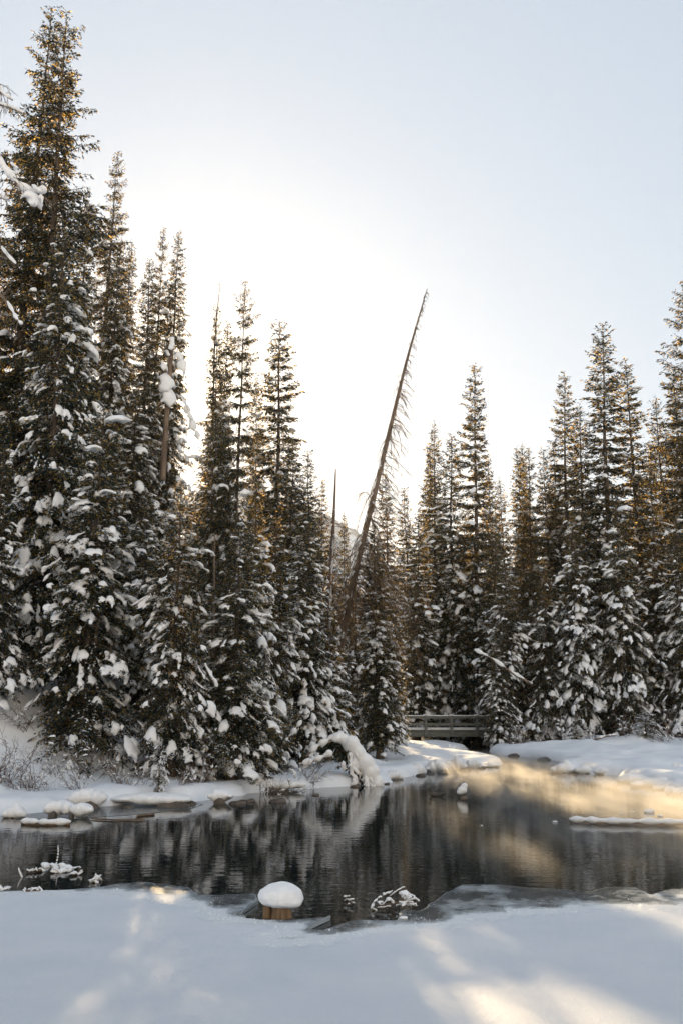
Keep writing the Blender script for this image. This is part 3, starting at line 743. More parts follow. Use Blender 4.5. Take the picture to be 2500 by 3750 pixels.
def dead_tree(label, pts, d, r0, nbr, side, Lmax, seed, Lpow=1.0, f0=.25, f1=.99, droop=.5, snow=True, name='dead_tree', tipr=.012, pend=.5, sub=8, group=None, fpow=1.0, tw=.009):
    rng = np.random.default_rng(seed)
    P = resample(pathW(pts, d), 26)
    root = P[0].copy()
    t_ = thing(name, label, 'tree', tuple(root), group)
    P = P - root
    rad = tipr + (r0 - tipr) * np.linspace(1, 0, 26) ** .8
    g = Geo(); tube(g, P, rad, 9); g.build('trunk', M['dead_wood'], t_, True)
    f = f0 + (f1 - f0) * rng.uniform(0, 1, nbr) ** fpow; k = np.minimum((f * 25).astype(int), 24); w = (f * 25 - k)[:, None]
    b_ = P[k] * (1 - w) + P[k + 1] * w
    az = rng.uniform(0, 2 * np.pi, nbr); dv = np.stack([np.cos(az) + side, np.sin(az), rng.normal(-.1, .25, nbr)], 1); dv = unit(dv)
    L = Lmax * np.clip(1 - (f - f0) / (1 - f0), 0.05, 1) ** Lpow * rng.uniform(.4, 1.15, nbr) + .12
    g = Geo(); C = dead_twigs(g, rng, b_, dv, L, np.full(nbr, droop), sub, r=tw, pend=pend)
    g.build('dry_branches', M['dry_twigs'], t_)
    if snow:
        g = Geo()
        m_ = 46; f = np.sort(rng.uniform(.03, .62, m_)); k = (f * 25).astype(int); w = (f * 25 - k)[:, None]
        sp = P[k] * (1 - w) + P[k + 1] * w; tr = unit(P[k + 1] - P[k])
        nrm = np.array([0, 0, 1.0]) - tr * tr[:, 2:3]; nrm = unit(nrm + np.array([-.25 if side > 0 else .25, -.4, 0])) 
        stamp(g, rng, sp + nrm * rad[k][:, None] * .9, tr, rng.uniform(.14, .36, m_) * (1 - .4 * f), kinds=[4, 5, 6, 7])
        bi = rng.choice(nbr, min(nbr, 60), replace=False)
        stamp(g, rng, C[bi, 2] + np.array([0, 0, .03]), C[bi, 3] - C[bi, 1], rng.uniform(.12, .34, len(bi)) * np.clip(L[bi], .4, 1.2))
        g.build('snow', M['snow'], t_, True)
    return t_

dead_tree('long dead trunk leaning out alone against the open sky', [(1215, 2520), (1262, 2280), (1310, 2050), (1375, 1790), (1430, 1560), (1490, 1310), (1563, 1056)], 38, .17, 220, .8, 2.6, 61, Lpow=1.7, f0=.18, droop=.7, pend=.6, sub=12, name='leaning_dead_tree', fpow=1.15, tw=.013)
dead_tree('bare broken snag topped with a splintered spike beside the hazy hill', [(1195, 2420), (1208, 2150), (1222, 1900), (1229, 1718)], 40, .15, 46, 0, 1.3, 62, f0=.3, f1=.8, droop=.35, name='dead_snag', tipr=.02)
dead_tree('thin dead spike rising above the spruce beside the sun', [(778, 1700), (785, 1300), (795, 1150), (808, 1030)], 41.5, .07, 26, 0, .5, 63, f0=.45, droop=.2, snow=False, name='dead_snag', tipr=.008)
sn_ = dead_tree('broken trunk carrying big snow caps right beside the sun', [(596, 1760), (608, 1560), (620, 1400), (628, 1275)], 33, .11, 30, .3, .9, 64, f0=.25, droop=.35, snow=False, name='dead_snag', tipr=.07)
g = Geo()
for q, (px, py, s_, n_) in enumerate([(625, 1262, .36, 7), (614, 1292, .22, 8), (655, 1300, .5, 1), (668, 1335, .5, 2), (615, 1390, .62, 0), (622, 1440, .55, 3), (602, 1335, .3, 9), (677, 1475, .4, 4), (690, 1510, .42, 5), (708, 1550, .4, 6), (724, 1585, .3, 1)]):
    p = np.array(W(px, py, 32.8)) - np.array(sn_.location)
    stamp(g, np.random.default_rng(q), [p], [[.5 if q > 5 else .25, -.4, -.8]], np.array([s_ * 1.35]), kinds=[n_])
g.build('snow', M['snow'], sn_, True)
dead_tree('slim bare pole trunk standing in the gloom above the snow-laden spruce', [(778, 2420), (783, 2250), (785, 2100), (786, 1950)], 30, .055, 20, 0, .6, 65, f0=.3, snow=False, name='dead_snag')
dead_tree('one of two bare trunks standing on the snowy slope, thicker one', [(290, 2630), (284, 2500), (288, 2350), (292, 2150)], 27.6, .11, 34, 0, 1.0, 66, f0=.1, snow=False, name='dead_snag', tipr=.05)
dead_tree('one of two bare trunks standing on the snowy slope, slanting one', [(328, 2640), (345, 2520), (352, 2350), (360, 2200)], 27.2, .08, 30, 0, .9, 67, f0=.1, snow=False, name='dead_snag', tipr=.04)

# bare limbed tree just outside the picture, its snowy limbs reaching in
tx, ty = -8.4, 21.5; zb = tz(tx, ty)
bt = thing('bare_tree', 'leafless tree whose snow-loaded crooked limbs reach in beside the twin spruces', 'tree', (tx, ty, zb))
g = Geo(); hh = 17.0
tube(g, np.column_stack([.2 * np.sin(np.linspace(0, 4, 20)), .1 * np.cos(np.linspace(0, 3, 20)), np.linspace(-.5, hh, 20)]), np.linspace(.2, .04, 20), 9); g.build('trunk', M['dead_wood'], bt, True)
LIMBS = [[(-110, 250), (-20, 280), (12, 330), (8, 352), (35, 375), (60, 390)], [(-110, 350), (-10, 395), (30, 410), (55, 415), (85, 420)],
         [(-110, 520), (-20, 575), (10, 605), (40, 650), (60, 680), (95, 700), (125, 705), (150, 685)], [(-110, 540), (0, 590), (25, 618), (45, 625), (62, 610)],
         [(-110, 690), (-20, 700), (5, 708), (22, 722)], [(-110, 1010), (-10, 1060), (20, 1100), (60, 1170), (85, 1195)], [(-110, 820), (-20, 870), (30, 940), (70, 985)]]
rng = np.random.default_rng(71); loc = np.array(bt.location)
for q, L_ in enumerate(LIMBS):
    P = resample(pathW(L_, 21.2), 12); P[0] = loc + np.array([0, 0, P[0, 2] - loc[2] - .3]); P[:, 1] += .25 * np.sin(np.linspace(0, 5, 12) + q); P -= loc
    g = Geo(); tube(g, P, np.linspace(.055, .012, 12), 6)
    k = rng.integers(3, 11, 12); dv = unit(rng.normal(0, 1, (12, 3)) + np.array([.3, 0, -.6])); dead_twigs(g, rng, P[k], dv, rng.uniform(.2, .6, 12), np.full(12, .4), 9)
    lo = g.build('limb', M['dead_wood'], bt)
    k0 = 6 if q not in (2,) else 4
    rr_ = np.array([.02 + .035 * abs(math.sin(j * 1.7 + q)) for j in range(k0, 12)]) * (2.0 if q == 2 else 1.0)
    pr = resample(P[k0:12], 22); rr_ = np.interp(np.linspace(0, 1, 22), np.linspace(0, 1, 12 - k0), rr_)
    V, T = snow_strip(pr, rr_, .028, q, lift=.03)
    add_blob('snow', [(V, T)], 'snow', lo)
g = Geo()
for q, (px, py, s_) in enumerate([(120, 712, .62), (112, 735, .5), (135, 690, .42), (150, 720, .3), (14, 392, .22), (52, 605, .30), (60, 625, .26)]):
    stamp(g, rng, [np.array(W(px, py, 21.1)) - loc], [[.5, -.3, -.6]], np.array([s_]), kinds=[[0, 7, 8, 1, 9, 8, 7][q]])
g.build('snow', M['snow'], bt, True)

# ---------------------------------------------------------------- bent snow laden sapling on the bank
d0 = 29.5
P = resample(pathW([(1400, 2815), (1372, 2760), (1345, 2715), (1318, 2672), (1285, 2628), (1250, 2602), (1220, 2597), (1195, 2608), (1178, 2632)], d0), 40)
P[:, 2] += tz(P[0, 0], d0) - P[0, 2]
root = P[0].copy(); P -= root
bs_ = thing('bent_sapling', 'small spruce bent into an arch by thick snow on the bank', 'tree', tuple(root))
rng = np.random.default_rng(81)
g = Geo(); tube(g, P, np.linspace(.05, .02, 40), 7); g.build('trunk', M['bark'], bs_, True)
g = Geo(); k = rng.integers(3, 39, 520); u_ = rng.uniform(0, 1, 520)
b_ = P[k]; dv = unit(np.stack([rng.normal(-.15, .35, 520), rng.normal(0, .35, 520), -np.ones(520)], 1)); ln = rng.uniform(.2, .75, 520) * np.interp(k, [0, 8, 30, 39], [.35, .8, 1.0, .5])
for rep in range(7):
    f = rng.uniform(.1, 1, 520); pp = b_ + dv * (ln * f)[:, None]
    kites(g, pp, unit(dv + rng.normal(0, .35, (520, 3))), rng.uniform(.09, .17, 520), np.full(520, .045), rng)
g.build('crown', M['needles'], bs_)
rs = np.interp(np.arange(40), [0, 4, 12, 20, 28, 33, 39], [.12, .16, .22, .24, .17, .13, .06]) * (1 + .25 * np.sin(np.arange(40) * 1.3) + .15 * rng.normal(size=40))
V, T = snow_strip(P + np.array([.03, -.05, 0]), rs, .045, 3, lift=.07, squash=1.0, noise=.06)
add_blob('snow', [(V, T)], 'snow', bs_)
g = Geo(); k = rng.integers(2, 24, 34); stamp(g, rng, P[k] + np.stack([rng.normal(-.10, .14, 34), rng.normal(-.22, .08, 34), rng.uniform(-.45, .05, 34)], 1), np.tile([[.25, -.3, -1.0]], (34, 1)), rng.uniform(.2, .42, 34))
g.build('snow', M['snow'], bs_, True)

# ---------------------------------------------------------------- footbridge
BD = 56.0
bx0, bx1 = W(1425, 2600, BD).x, W(1845, 2600, BD).x
zr, zm, zd, zg = W(0, 2622, BD).z, W(0, 2648, BD).z, W(0, 2672, BD).z, W(0, 2698, BD).z
br_ = thing('footbridge', 'dark wooden footbridge with snowy deck over the stream', 'bridge', (bx0, BD, zd))
def box(name, c, s, mt, parent, org):
    g = Geo(); x, y, z = [np.array([-.5, .5]) * q for q in s]
    V = np.array([[a, b_, e] for e in z for b_ in y for a in x]) + np.array(c) - np.array(org)
    g.add(V, None, [[0, 2, 3, 1], [4, 5, 7, 6], [0, 1, 5, 4], [1, 3, 7, 5], [3, 2, 6, 7], [2, 0, 4, 6]])
    return g.build(name, M[mt], parent)
org = (bx0, BD, zd); xm, ln = (bx0 + bx1) / 2, bx1 - bx0; BWd = 1.6
for yy, off in ((BD, 0.0), (BD + BWd, .15)):
    box('top_rail', (xm, yy, zr - .07), (ln, .05, .14), 'bridge_wood', br_, org)
    box('middle_rail', (xm, yy, zm - .07), (ln, .05, .13), 'bridge_wood', br_, org)
    s_ = box('rail_snow', (xm, yy, zr + .02), (ln * .98, .10, .035), 'snow', br_, org)
    for px in (1465, 1557, 1651, 1744, 1838):
        x_ = W(px, 2622, BD).x + off
        box('post', (x_, yy - .07 if yy == BD else yy + .07, (zr + zd) / 2 - .16), (.16, .085, zr - zd + .36), 'bridge_wood', br_, org)
        g = Geo(); stamp(g, np.random.default_rng(px), [np.array([x_, yy, zr + .06]) - np.array(org)], [[1, 0, 0]], np.array([.22]), kinds=[8]); g.build('post_snow', M['snow'], br_, True)
pl = None; npl = int(ln / .15)
for k in range(npl):
    x_ = bx0 + (k + .5) * ln / npl
    if pl is None: pl = box('plank', (0, BD + BWd / 2, zd - .05), (ln / npl - .018, BWd + .16, .06), 'bridge_wood', br_, (0, BD, zd)); o_ = pl
    else:
        o_ = pl.copy(); COL.objects.link(o_); o_.parent = br_
    o_.location = (x_ - bx0, 0, .006 * math.sin(k * 7.3))
for yy in (BD + .05, BD + BWd - .05): box('girder', (xm, yy, (zd - .09 + zg) / 2), (ln, .14, zd - .09 - zg), 'bridge_wood', br_, org)
V, T = snow_strip([(x_ - bx0, yy, .02) for x_ in np.linspace(bx0 + .1, bx1 - .1, 42) for yy in (.35, .8, 1.25)], np.tile(.34, 126), .09, 4, squash=.28, noise=.05)
add_blob('deck_snow', [(V, T)], 'snow', br_)

# ---------------------------------------------------------------- capped rocks, logs and pillows along the shore
def capped_rock(label, x0, x1, ytop, ybot, deep=.8, seed=0, rockpx=None, name='snow_capped_rock', group='snow-capped rocks along the shore', lumps=3, z0=0.0, cat='rock'):
    xc = (x0 + x1) / 2; gx_, gy_ = G(xc, ybot, z0); w = PX(x1 - x0, gy_) / 2; h = PX(ybot - ytop, gy_)
    dep = w * deep; cy_ = gy_ + dep * .95
    t_ = thing(name, label, cat, (gx_, cy_, z0), group); rng = np.random.default_rng(seed)
    rw = w * .5; rc = 0.0; yf = 0.0; rh = h * .4
    if rockpx: rw = PX(rockpx[1] - rockpx[0], gy_) / 2; rc = PX((rockpx[0] + rockpx[1]) / 2 - xc, gy_); yf = -dep * .45; rh = h * .42
    V, T = blob([(rc + rw * .2 * rng.normal(), yf, .0, rw * .85, dep * .58, rh), (rc, yf, -.05, rw, dep * .55, rh * .9), (rc - rw * .4, yf, .0, rw * .5, dep * .5, rh * .8)], max(.02, rw * .13), .12 * rw, seed, 1)
    add_blob('rock', [(V, T)], 'wet_rock', t_)
    balls = [(.15 * w * rng.normal(), .15 * dep, h * .30, w * .72, dep * .85, h * .52), (0, dep * .7, h * .25, w * .95, dep, h * .5)]
    nl_ = int(np.clip(w / .16, 4, 12)) + lumps
    for q in range(nl_):
        u_ = (q + rng.uniform(.2, .8)) / nl_ * 2 - 1; k_ = math.sqrt(max(.12, 1 - u_ * u_ * .85)) * rng.uniform(.62, 1.08)
        balls.append((u_ * w * .86, rng.uniform(-.35, .35) * dep, h * k_ * rng.uniform(.36, .5), w * rng.uniform(.9, 1.7) / nl_ + .05, dep * rng.uniform(.45, .8), h * k_ * rng.uniform(.42, .54)))
    if rockpx: balls = [(x, y + .12 * dep, max(z, h * .5), a, b_, min(c_, h * .46)) for (x, y, z, a, b_, c_) in balls]
    V, T = blob(balls, max(.022, w * .05), min(.06, .08 * w), seed + 9, 3)
    add_blob('snow_cap', [(V, T)], 'snow', t_)
    return t_
capped_rock('snow-capped rock with dark foot at the very edge of the near bank', 5, 80, 2945, 2998, .9, 1)
capped_rock('big snow-capped boulder with a brown undercut face', 225, 375, 2895, 2966, .7, 2, (285, 358))
capped_rock('rounded snow heap in front of the big brown-faced boulder', 150, 256, 2936, 2998, .8, 3, (170, 200))
capped_rock('low snow heap tapering onto the ice shelf by the big boulder', 245, 330, 2945, 2998, .8, 4, (250, 270))
capped_rock('snow-capped rock jutting out beside the dark wet stones', 758, 848, 2893, 2946, .8, 5, (780, 830))
capped_rock('long snow ledge over a brown ledge of rock, middle of the near bank', 380, 700, 2912, 2958, .35, 6, (560, 690))
capped_rock('snow ledge with a dark hollow under it, by the wet stones', 780, 875, 2868, 2902, .6, 7, (800, 860))
capped_rock('long snow roll over a dark undercut beyond the wet stones', 880, 1125, 2855, 2902, .30, 8, (925, 1110))
for k, (x0, x1, yt, yb, lab) in enumerate([(1390, 1475, 2815, 2856, 'snow pillow at the brown stony corner of the spit'), (1480, 1560, 2790, 2838, 'snow pillow over stones on the spit, next to the brown corner'),
        (1560, 1640, 2778, 2828, 'round snow pillow in the middle of the spit'), (1630, 1712, 2772, 2822, 'lumpy snow pillow beside the sunlit ones on the spit'), (1700, 1772, 2778, 2815, 'sunlit snow pillow near the tip of the spit'),
        (1765, 1832, 2788, 2810, 'small sunlit snow pillow at the very tip of the spit'), (1500, 1640, 2752, 2795, 'broad snow pillow on the rear of the spit'), (1640, 1735, 2748, 2786, 'snow pillow at the rear of the spit near the stream'),
        (1570, 1700, 2725, 2762, 'flat snow pillow below the bridge'), (1725, 1800, 2765, 2792, 'low snow pillow between the spit tip and the stream')]):
    capped_rock(lab, x0, x1, yt, yb, .8, 20 + k, group='snow pillows on the spit')
capped_rock('sagging snow drift with dark gaps on the near bank', 690, 790, 2835, 2905, .5, 15)
for k, (x0, x1, yt, yb, lab) in enumerate([(2262, 2420, 2830, 2872, 'sunlit snow-topped log end sticking out farthest'), (2330, 2520, 2845, 2886, 'sunlit snow-topped log, second in the jam'),
        (2400, 2560, 2855, 2890, 'sunlit snow-topped log, third in the jam'), (2412, 2580, 2862, 2896, 'long sunlit snow-topped log low in the jam'), (2438, 2486, 2874, 2912, 'small round snow-topped log end by the water'), (2470, 2570, 2878, 2916, 'round snow-topped log end cut by the picture edge')]):
    capped_rock(lab, x0, x1, yt, yb, .45, 40 + k, name='snowy_log', group='sunlit log jam', cat='log', lumps=2)
for k, (x0, x1, yt, yb, lab) in enumerate([(2030, 2130, 2788, 2832, 'snow-rolled log end with a hump, tip of the far spit'), (2110, 2200, 2800, 2834, 'snow roll next to the humped end of the far spit'),
        (2180, 2300, 2804, 2838, 'snow roll in the middle of the far spit'), (2290, 2460, 2800, 2840, 'long snow roll where the far spit meets the bank'), (2440, 2560, 2790, 2850, 'high snow hump behind the sunlit logs')]):
    capped_rock(lab, x0, x1, yt, yb, .5, 60 + k, group='snow rolls on the far spit')
for k, (px, py, w, lab) in enumerate([(908, 2937, 58, 'dark wet stone nearest the snow-capped rock'), (1016, 2938, 66, 'largest dark wet stone lying in the water'), (1157, 2914, 30, 'smallest dark wet stone alone in the water'), (690, 2948, 60, 'flat wet stone under the snow ledge'),
        (1500, 2836, 44, 'brown stone at the stony corner of the spit'), (1540, 2842, 40, 'brown stone just off the stony corner'), (1455, 2852, 36, 'brown stone below the snow pillow at the corner'), (1700, 2822, 50, 'wet stone under the lumpy snow pillow'), (870, 2944, 70, 'flat wet stone at the foot of the snow-capped rock'), (1575, 2836, 34, 'brown stone in front of the round snow pillow on the spit'), (1620, 2832, 44, 'long brown stone before the middle of the spit'), (1760, 2814, 36, 'wet stone under the sunlit snow pillow'), (1415, 2872, 30, 'small brown stone where the bank turns to the spit'), (1300, 2882, 40, 'flat brown stone under the long snow roll'), (470, 2960, 44, 'flat stone peeping from under the long snow ledge'), (1990, 2784, 50, 'dark stones at the edge of the far bank'), (1880, 2770, 46, 'dark stone on the far bank by the stream')]):
    gx_, gy_ = G(px, py); w_ = PX(w, gy_) / 2
    V, T = blob([(0, 0, .0, w_, w_ * .9, w_ * .38), (w_ * .4, .1, .0, w_ * .55, w_ * .6, w_ * .45)], w_ * .14, .22 * w_, k, 1)
    o_ = add_blob('wet_stone', [(V, T)], 'wet_rock', None); o_.location = (gx_, gy_, 0); tag(o_, lab, 'stone', 'wet stones at the waterline')

def snowy_stick(name, label, pts, r, sr, cat='log', z0=.02, group=None, wood='log_wood', seed=0, lift=.6, voxel=None, extra=None):
    P = np.array([G(x, y, z0) + (z0,) for x, y in pts]); root = P.mean(0); root[2] = 0; P = resample(P - root, 18)
    t_ = thing(name, label, cat, tuple(root), group)
    g = Geo(); tube(g, P, np.full(18, r) * np.interp(np.linspace(0, 1, 18), [0, .1, .9, 1], [.5, 1, 1, .6]), 8); g.build('wood', M[wood], t_, True)
    if sr:
        rng = np.random.default_rng(seed); Pn = resample(P, 60)
        rr_ = sr * np.interp(np.arange(60), np.arange(0, 63, 3), rng.uniform(.5, 1.35, 21)) * np.interp(np.linspace(0, 1, 60), [0, .06, .94, 1], [.45, 1, 1, .5])
        V, T = snow_strip(Pn, rr_, voxel or sr * .33, seed, lift=r * lift + sr * .3, squash=.7, noise=sr * .9); add_blob('snow', [(V, T)], 'snow', t_)
    return t_
snowy_stick('floating_log', 'long straight snow-topped log afloat in the golden mist', [(2085, 3010), (2200, 3016), (2400, 3020), (2640, 3022)], .05, .085, seed=1)
snowy_stick('floating_log', 'flat snow-topped log afloat by the ice shelf of the near bank', [(80, 3016), (170, 3020), (258, 3019)], .04, .085, seed=2)
snowy_stick('floating_stick', 'bare dark stick frozen in the ice shelf, curved one', [(500, 2989), (530, 2985), (568, 2981)], .022, 0, cat='stick')
snowy_stick('floating_stick', 'bare dark stick frozen in the ice shelf, longer one', [(335, 2998), (430, 3003), (534, 3001)], .016, 0, cat='stick')
GS = 'frosted sticks poking out of the open water'
def frosted(label, pts, s_, n_, seed):
    P = np.array([G(x, y, .02) + (.02,) for x, y in pts]); root = P.mean(0); root[2] = 0; P = resample(P - root, 18); rng = np.random.default_rng(seed)
    t_ = thing('frosted_stick', label, 'stick', tuple(root), GS); g = Geo(); tube(g, P, np.full(18, .014), 7)
    dead_twigs(g, rng, P[rng.integers(2, 16, 4)], unit(rng.normal(0, .6, (4, 3)) + np.array([.6, 0, .25])), np.full(4, .10), np.zeros(4), 20, r=.003); g.build('wood', M['log_wood'], t_)
    k = np.linspace(0, 17, n_).astype(int); g = Geo()
    stamp(g, rng, P[k] + np.column_stack([rng.normal(0, .012, (n_, 2)), rng.uniform(.005, .03, n_)]), unit(np.tile(P[-1] - P[0], (n_, 1)) + rng.normal(0, .12, (n_, 3))), s_ * rng.uniform(.6, 1.2, n_), kinds=[0, 1, 2, 3, 9, 6], zs=.9)
    g.build('snow', M['snow'], t_, True)
frosted('largest frosted branch lump in the open water', [(170, 3168), (215, 3172), (268, 3180)], .17, 11, 3)
frosted('frosted lump just below the largest one', [(195, 3192), (222, 3190), (246, 3186)], .12, 8, 4)
frosted('frosted lump right of the largest pair', [(268, 3202), (285, 3198), (300, 3196)], .10, 6, 5)
frosted('thin level frosted stick in the open water', [(98, 3192), (125, 3190), (156, 3187)], .075, 9, 6)
frosted('little frosted tuft between the largest lump and the grey ice', [(340, 3227), (354, 3224), (368, 3221)], .11, 6, 7)
frosted('frosted stick lying against the edge of the lake ice', [(88, 3264), (120, 3260), (148, 3261)], .08, 9, 8)
frosted('frosted stub at the picture edge by the lake ice', [(-20, 3256), (5, 3256), (24, 3254)], .10, 6, 9)
for (pts, lab) in [([(207, 3168, 0.02), (212, 3145, .14), (210, 3122, .26)], 'upright frosted twig standing on the largest lump'), ([(82, 3212, 0.0), (72, 3196, .07), (68, 3190, .11)], 'short slanting frosted twig apart from the others')]:
    P = []
    for (x, y, z) in pts:
        gx_, gy_ = G(pts[0][0], pts[0][1], 0); P.append((gx_ + PX(x - pts[0][0], gy_), gy_, z))
    P = np.array(P); root = P[0].copy(); t_ = thing('frosted_twig', lab, 'twig', tuple(root), GS); P = resample(P - root, 8)
    g = Geo(); tube(g, P, np.linspace(.007, .004, 8), 6); g.build('wood', M['log_wood'], t_, True)
    V, T = snow_strip(resample(P, 20), .009 + .005 * np.sin(np.arange(20) * 2.0), .006, 5, noise=.006); add_blob('frost', [(V, T)], 'snow', t_)

# fallen snowy pole across the far spruces, and bare logs on the far bank
def pole(label, pts, d, r, sr, seed, name='fallen_pole'):
    P = resample(pathW(pts, d), 24); root = P[-1].copy(); P -= root
    t_ = thing(name, label, 'log', tuple(root)); g = Geo(); tube(g, P, np.linspace(r * .5, r, 24), 7); g.build('wood', M['dead_wood'], t_, True)
    rng = np.random.default_rng(seed); rr_ = sr * np.clip(.7 + .6 * np.sin(np.arange(24) * .8) + .3 * rng.normal(size=24), .25, 1.6)
    V, T = snow_strip(resample(P, 48), np.interp(np.linspace(0, 1, 48), np.linspace(0, 1, 24), rr_), sr * .4, seed, lift=r * .8, noise=sr * .3); add_blob('snow', [(V, T)], 'snow', t_)
    return t_
pole('snow-lined pole fallen slantwise across the far spruces', [(1738, 2382), (1800, 2412), (1870, 2462), (1945, 2505)], 52.5, .06, .085, 1)
pole('pale log lying propped on the far bank', [(2255, 2692), (2215, 2697), (2165, 2712), (2130, 2722)], 50.5, .06, .05, 2, 'fallen_log')
pole('thin slanting log below the propped pale one', [(2150, 2712), (2110, 2730), (2060, 2760)], 49.8, .04, .035, 3, 'fallen_log')
pole('snow-laden crooked limb sticking out of the near bank bushes', [(1245, 2705), (1200, 2712), (1160, 2735), (1120, 2770)], 28.6, .03, .075, 4, 'snowy_limb')
pole('snow-laden limb rising steeply out of the bank bushes', [(1105, 2640), (1080, 2675), (1050, 2710), (1030, 2740)], 28.8, .03, .06, 5, 'snowy_limb')
pole('low snow-laden limb above the long snow roll', [(1210, 2760), (1180, 2775), (1140, 2790), (1100, 2800)], 27.6, .03, .07, 6, 'snowy_limb')

# ---------------------------------------------------------------- stump in the foreground
gx_, gy_ = G(1018, 3362)
st = thing('snow_capped_stump', 'mushroom-like stump with a round snow cap standing at the ice edge', 'stump', (gx_, gy_, 0))
def stump_piece(cx, w, h, seed):
    g = Geo(); n_ = 28; a = np.linspace(0, 2 * np.pi, n_, endpoint=False); rng = np.random.default_rng(seed)
    rr_ = w * (1 + .07 * np.sin(a * 5 + seed) + .05 * rng.normal(size=n_)); rows = []
    for f, k in ((-.25, 1.08), (0, 1.05), (.3, .98), (.7, .95), (1, .98)): rows.append(np.column_stack([cx + rr_ * k * np.cos(a), rr_ * k * .8 * np.sin(a), np.full(n_, f * h)]))
    V = np.concatenate(rows); i = np.arange(4)[:, None] * n_; j = np.arange(n_)[None]; kk = (j + 1) % n_
    g.add(V, None, np.stack([i + j, i + kk, i + n_ + kk, i + n_ + j], -1).reshape(-1, 4)); return g
stump_piece(PX(10, gy_), PX(35, gy_), .15, 1).build('wood', M['stump_wood'], st, True)
stump_piece(-PX(38, gy_), PX(14, gy_), .15, 2).build('wood', M['stump_wood'], st, True)
cw, ch = PX(80, gy_), PX(84, gy_)
V, T = blob([(0, 0, .10 + ch * .47, cw, cw * .92, ch * .50), (.02, 0, .10 + ch * .34, cw * .97, cw * .9, ch * .33), (-.07, -.03, .10 + ch * .52, cw * .6, cw * .6, ch * .40), (.10, -.02, .10 + ch * .3, cw * .62, cw * .7, ch * .30)], .012, .045, 4, 5)
V[:, 2] = np.where(V[:, 2] < .105, .105 + (V[:, 2] - .105) * .3, V[:, 2])
add_blob('snow_cap', [(V, T)], 'snow', st)

# snow covered twigs sticking out of the water
gx_, gy_ = G(1440, 3335)
tp_ = thing('twig_tangle', 'tangle of snow-dusted twigs sticking out of the dark water', 'branch', (gx_, gy_, 0))
STEMS = [[(1362, 3338), (1362, 3315), (1385, 3290), (1430, 3268)], [(1400, 3325), (1430, 3290), (1470, 3262), (1488, 3256)], [(1385, 3310), (1420, 3305), (1480, 3302), (1525, 3298)], [(1395, 3330), (1440, 3312), (1500, 3318), (1522, 3310)],
         [(1450, 3330), (1470, 3300), (1510, 3284), (1527, 3300)], [(1470, 3318), (1485, 3285), (1480, 3270)], [(1366, 3330), (1390, 3345), (1410, 3358)], [(1400, 3352), (1412, 3345), (1418, 3340)]]
g = Geo(); gs = Geo(); rng = np.random.default_rng(91)
for q, s_ in enumerate(STEMS):
    P = resample(pathW(s_, gy_), 12); P[:, 1] += .12 * math.sin(q * 2.1) + .05 * np.sin(np.linspace(0, 3, 12)); P -= np.array([gx_, gy_, 0]); P[:, 2] = np.maximum(P[:, 2], -.02)
    tube(g, P, np.linspace(.009, .005, 12), 6)
    k = rng.integers(1, 12, 9); stamp(gs, rng, P[k] + np.array([0, -.005, .008]), P[np.minimum(k + 1, 11)] - P[k - 1], rng.uniform(.03, .075, 9))
for (px, py, s_) in [(1475, 3268, .16), (1485, 3280, .14), (1420, 3292, .12), (1388, 3302, .10), (1500, 3295, .12), (1395, 3320, .09), (1470, 3310, .13), (1505, 3306, .12)]:
    p = np.array(W(px, py, gy_)) - np.array([gx_, gy_, 0]); stamp(gs, rng, [p], [[.7, -.3, .2]], np.array([s_]))
g.build('twigs', M['log_wood'], tp_); gs.build('snow', M['snow'], tp_, True)
for px, py, s_, lab in [(1268, 3284, .085, 'small snow tuft on the water, upper of two beside the twig tangle'), (1283, 3296, .095, 'small snow tuft on the water, lower of two beside the twig tangle')]:
    gx_, gy_ = G(px, py + 18); t_ = thing('snow_tuft', lab, 'snow tuft', (gx_, gy_, 0), 'snow tufts on the water'); rng = np.random.default_rng(px)
    g = Geo(); dead_twigs(g, rng, np.zeros((5, 3)), unit(np.stack([rng.normal(0, .5, 5), rng.normal(0, .3, 5), np.ones(5)], 1)), np.full(5, .09), np.zeros(5), 30, r=.003); g.build('twigs', M['log_wood'], t_)
    g = Geo(); stamp(g, rng, [[0, 0, .06]], [[1, 0, 0]], np.array([s_]), kinds=[8]); stamp(g, rng, [[.02, 0, .03], [-.02, 0, .02]], [[1, 0, 0], [0, 1, 0]], np.array([s_ * .6] * 2)); g.build('snow', M['snow'], t_, True)
# bits of drifting ice
for k, (px, py, w, lab) in enumerate([(2030, 3012, 22, 'small drifting ice lump before the tip of the floating log'), (2375, 2976, 40, 'oblong drifting ice lump beyond the floating log'), (2272, 2978, 10, 'tiny drifting ice bit left of the oblong lump'), (2415, 2990, 18, 'drifting ice bit just under the oblong lump'),
        (1762, 3024, 10, 'tiny snow bit alone on the dark water'), (2318, 2974, 9, 'tiny drifting ice bit next to the oblong lump'), (1477, 3366, 30, 'snow lump resting on the lake ice below the twig tangle')]):
    gx_, gy_ = G(px, py); w_ = PX(w, gy_) / 2
    V, T = blob([(0, 0, w_ * .2, w_, w_ * .8, w_ * .45), (w_ * .4, 0, w_ * .3, w_ * .5, w_ * .5, w_ * .35)], w_ * .16, .12 * w_, k, 2)
    o_ = add_blob('ice_lump', [(V, T)], 'snow', None); o_.location = (gx_, gy_, 0.0); tag(o_, lab, 'ice lump', 'drifting bits of ice and snow')
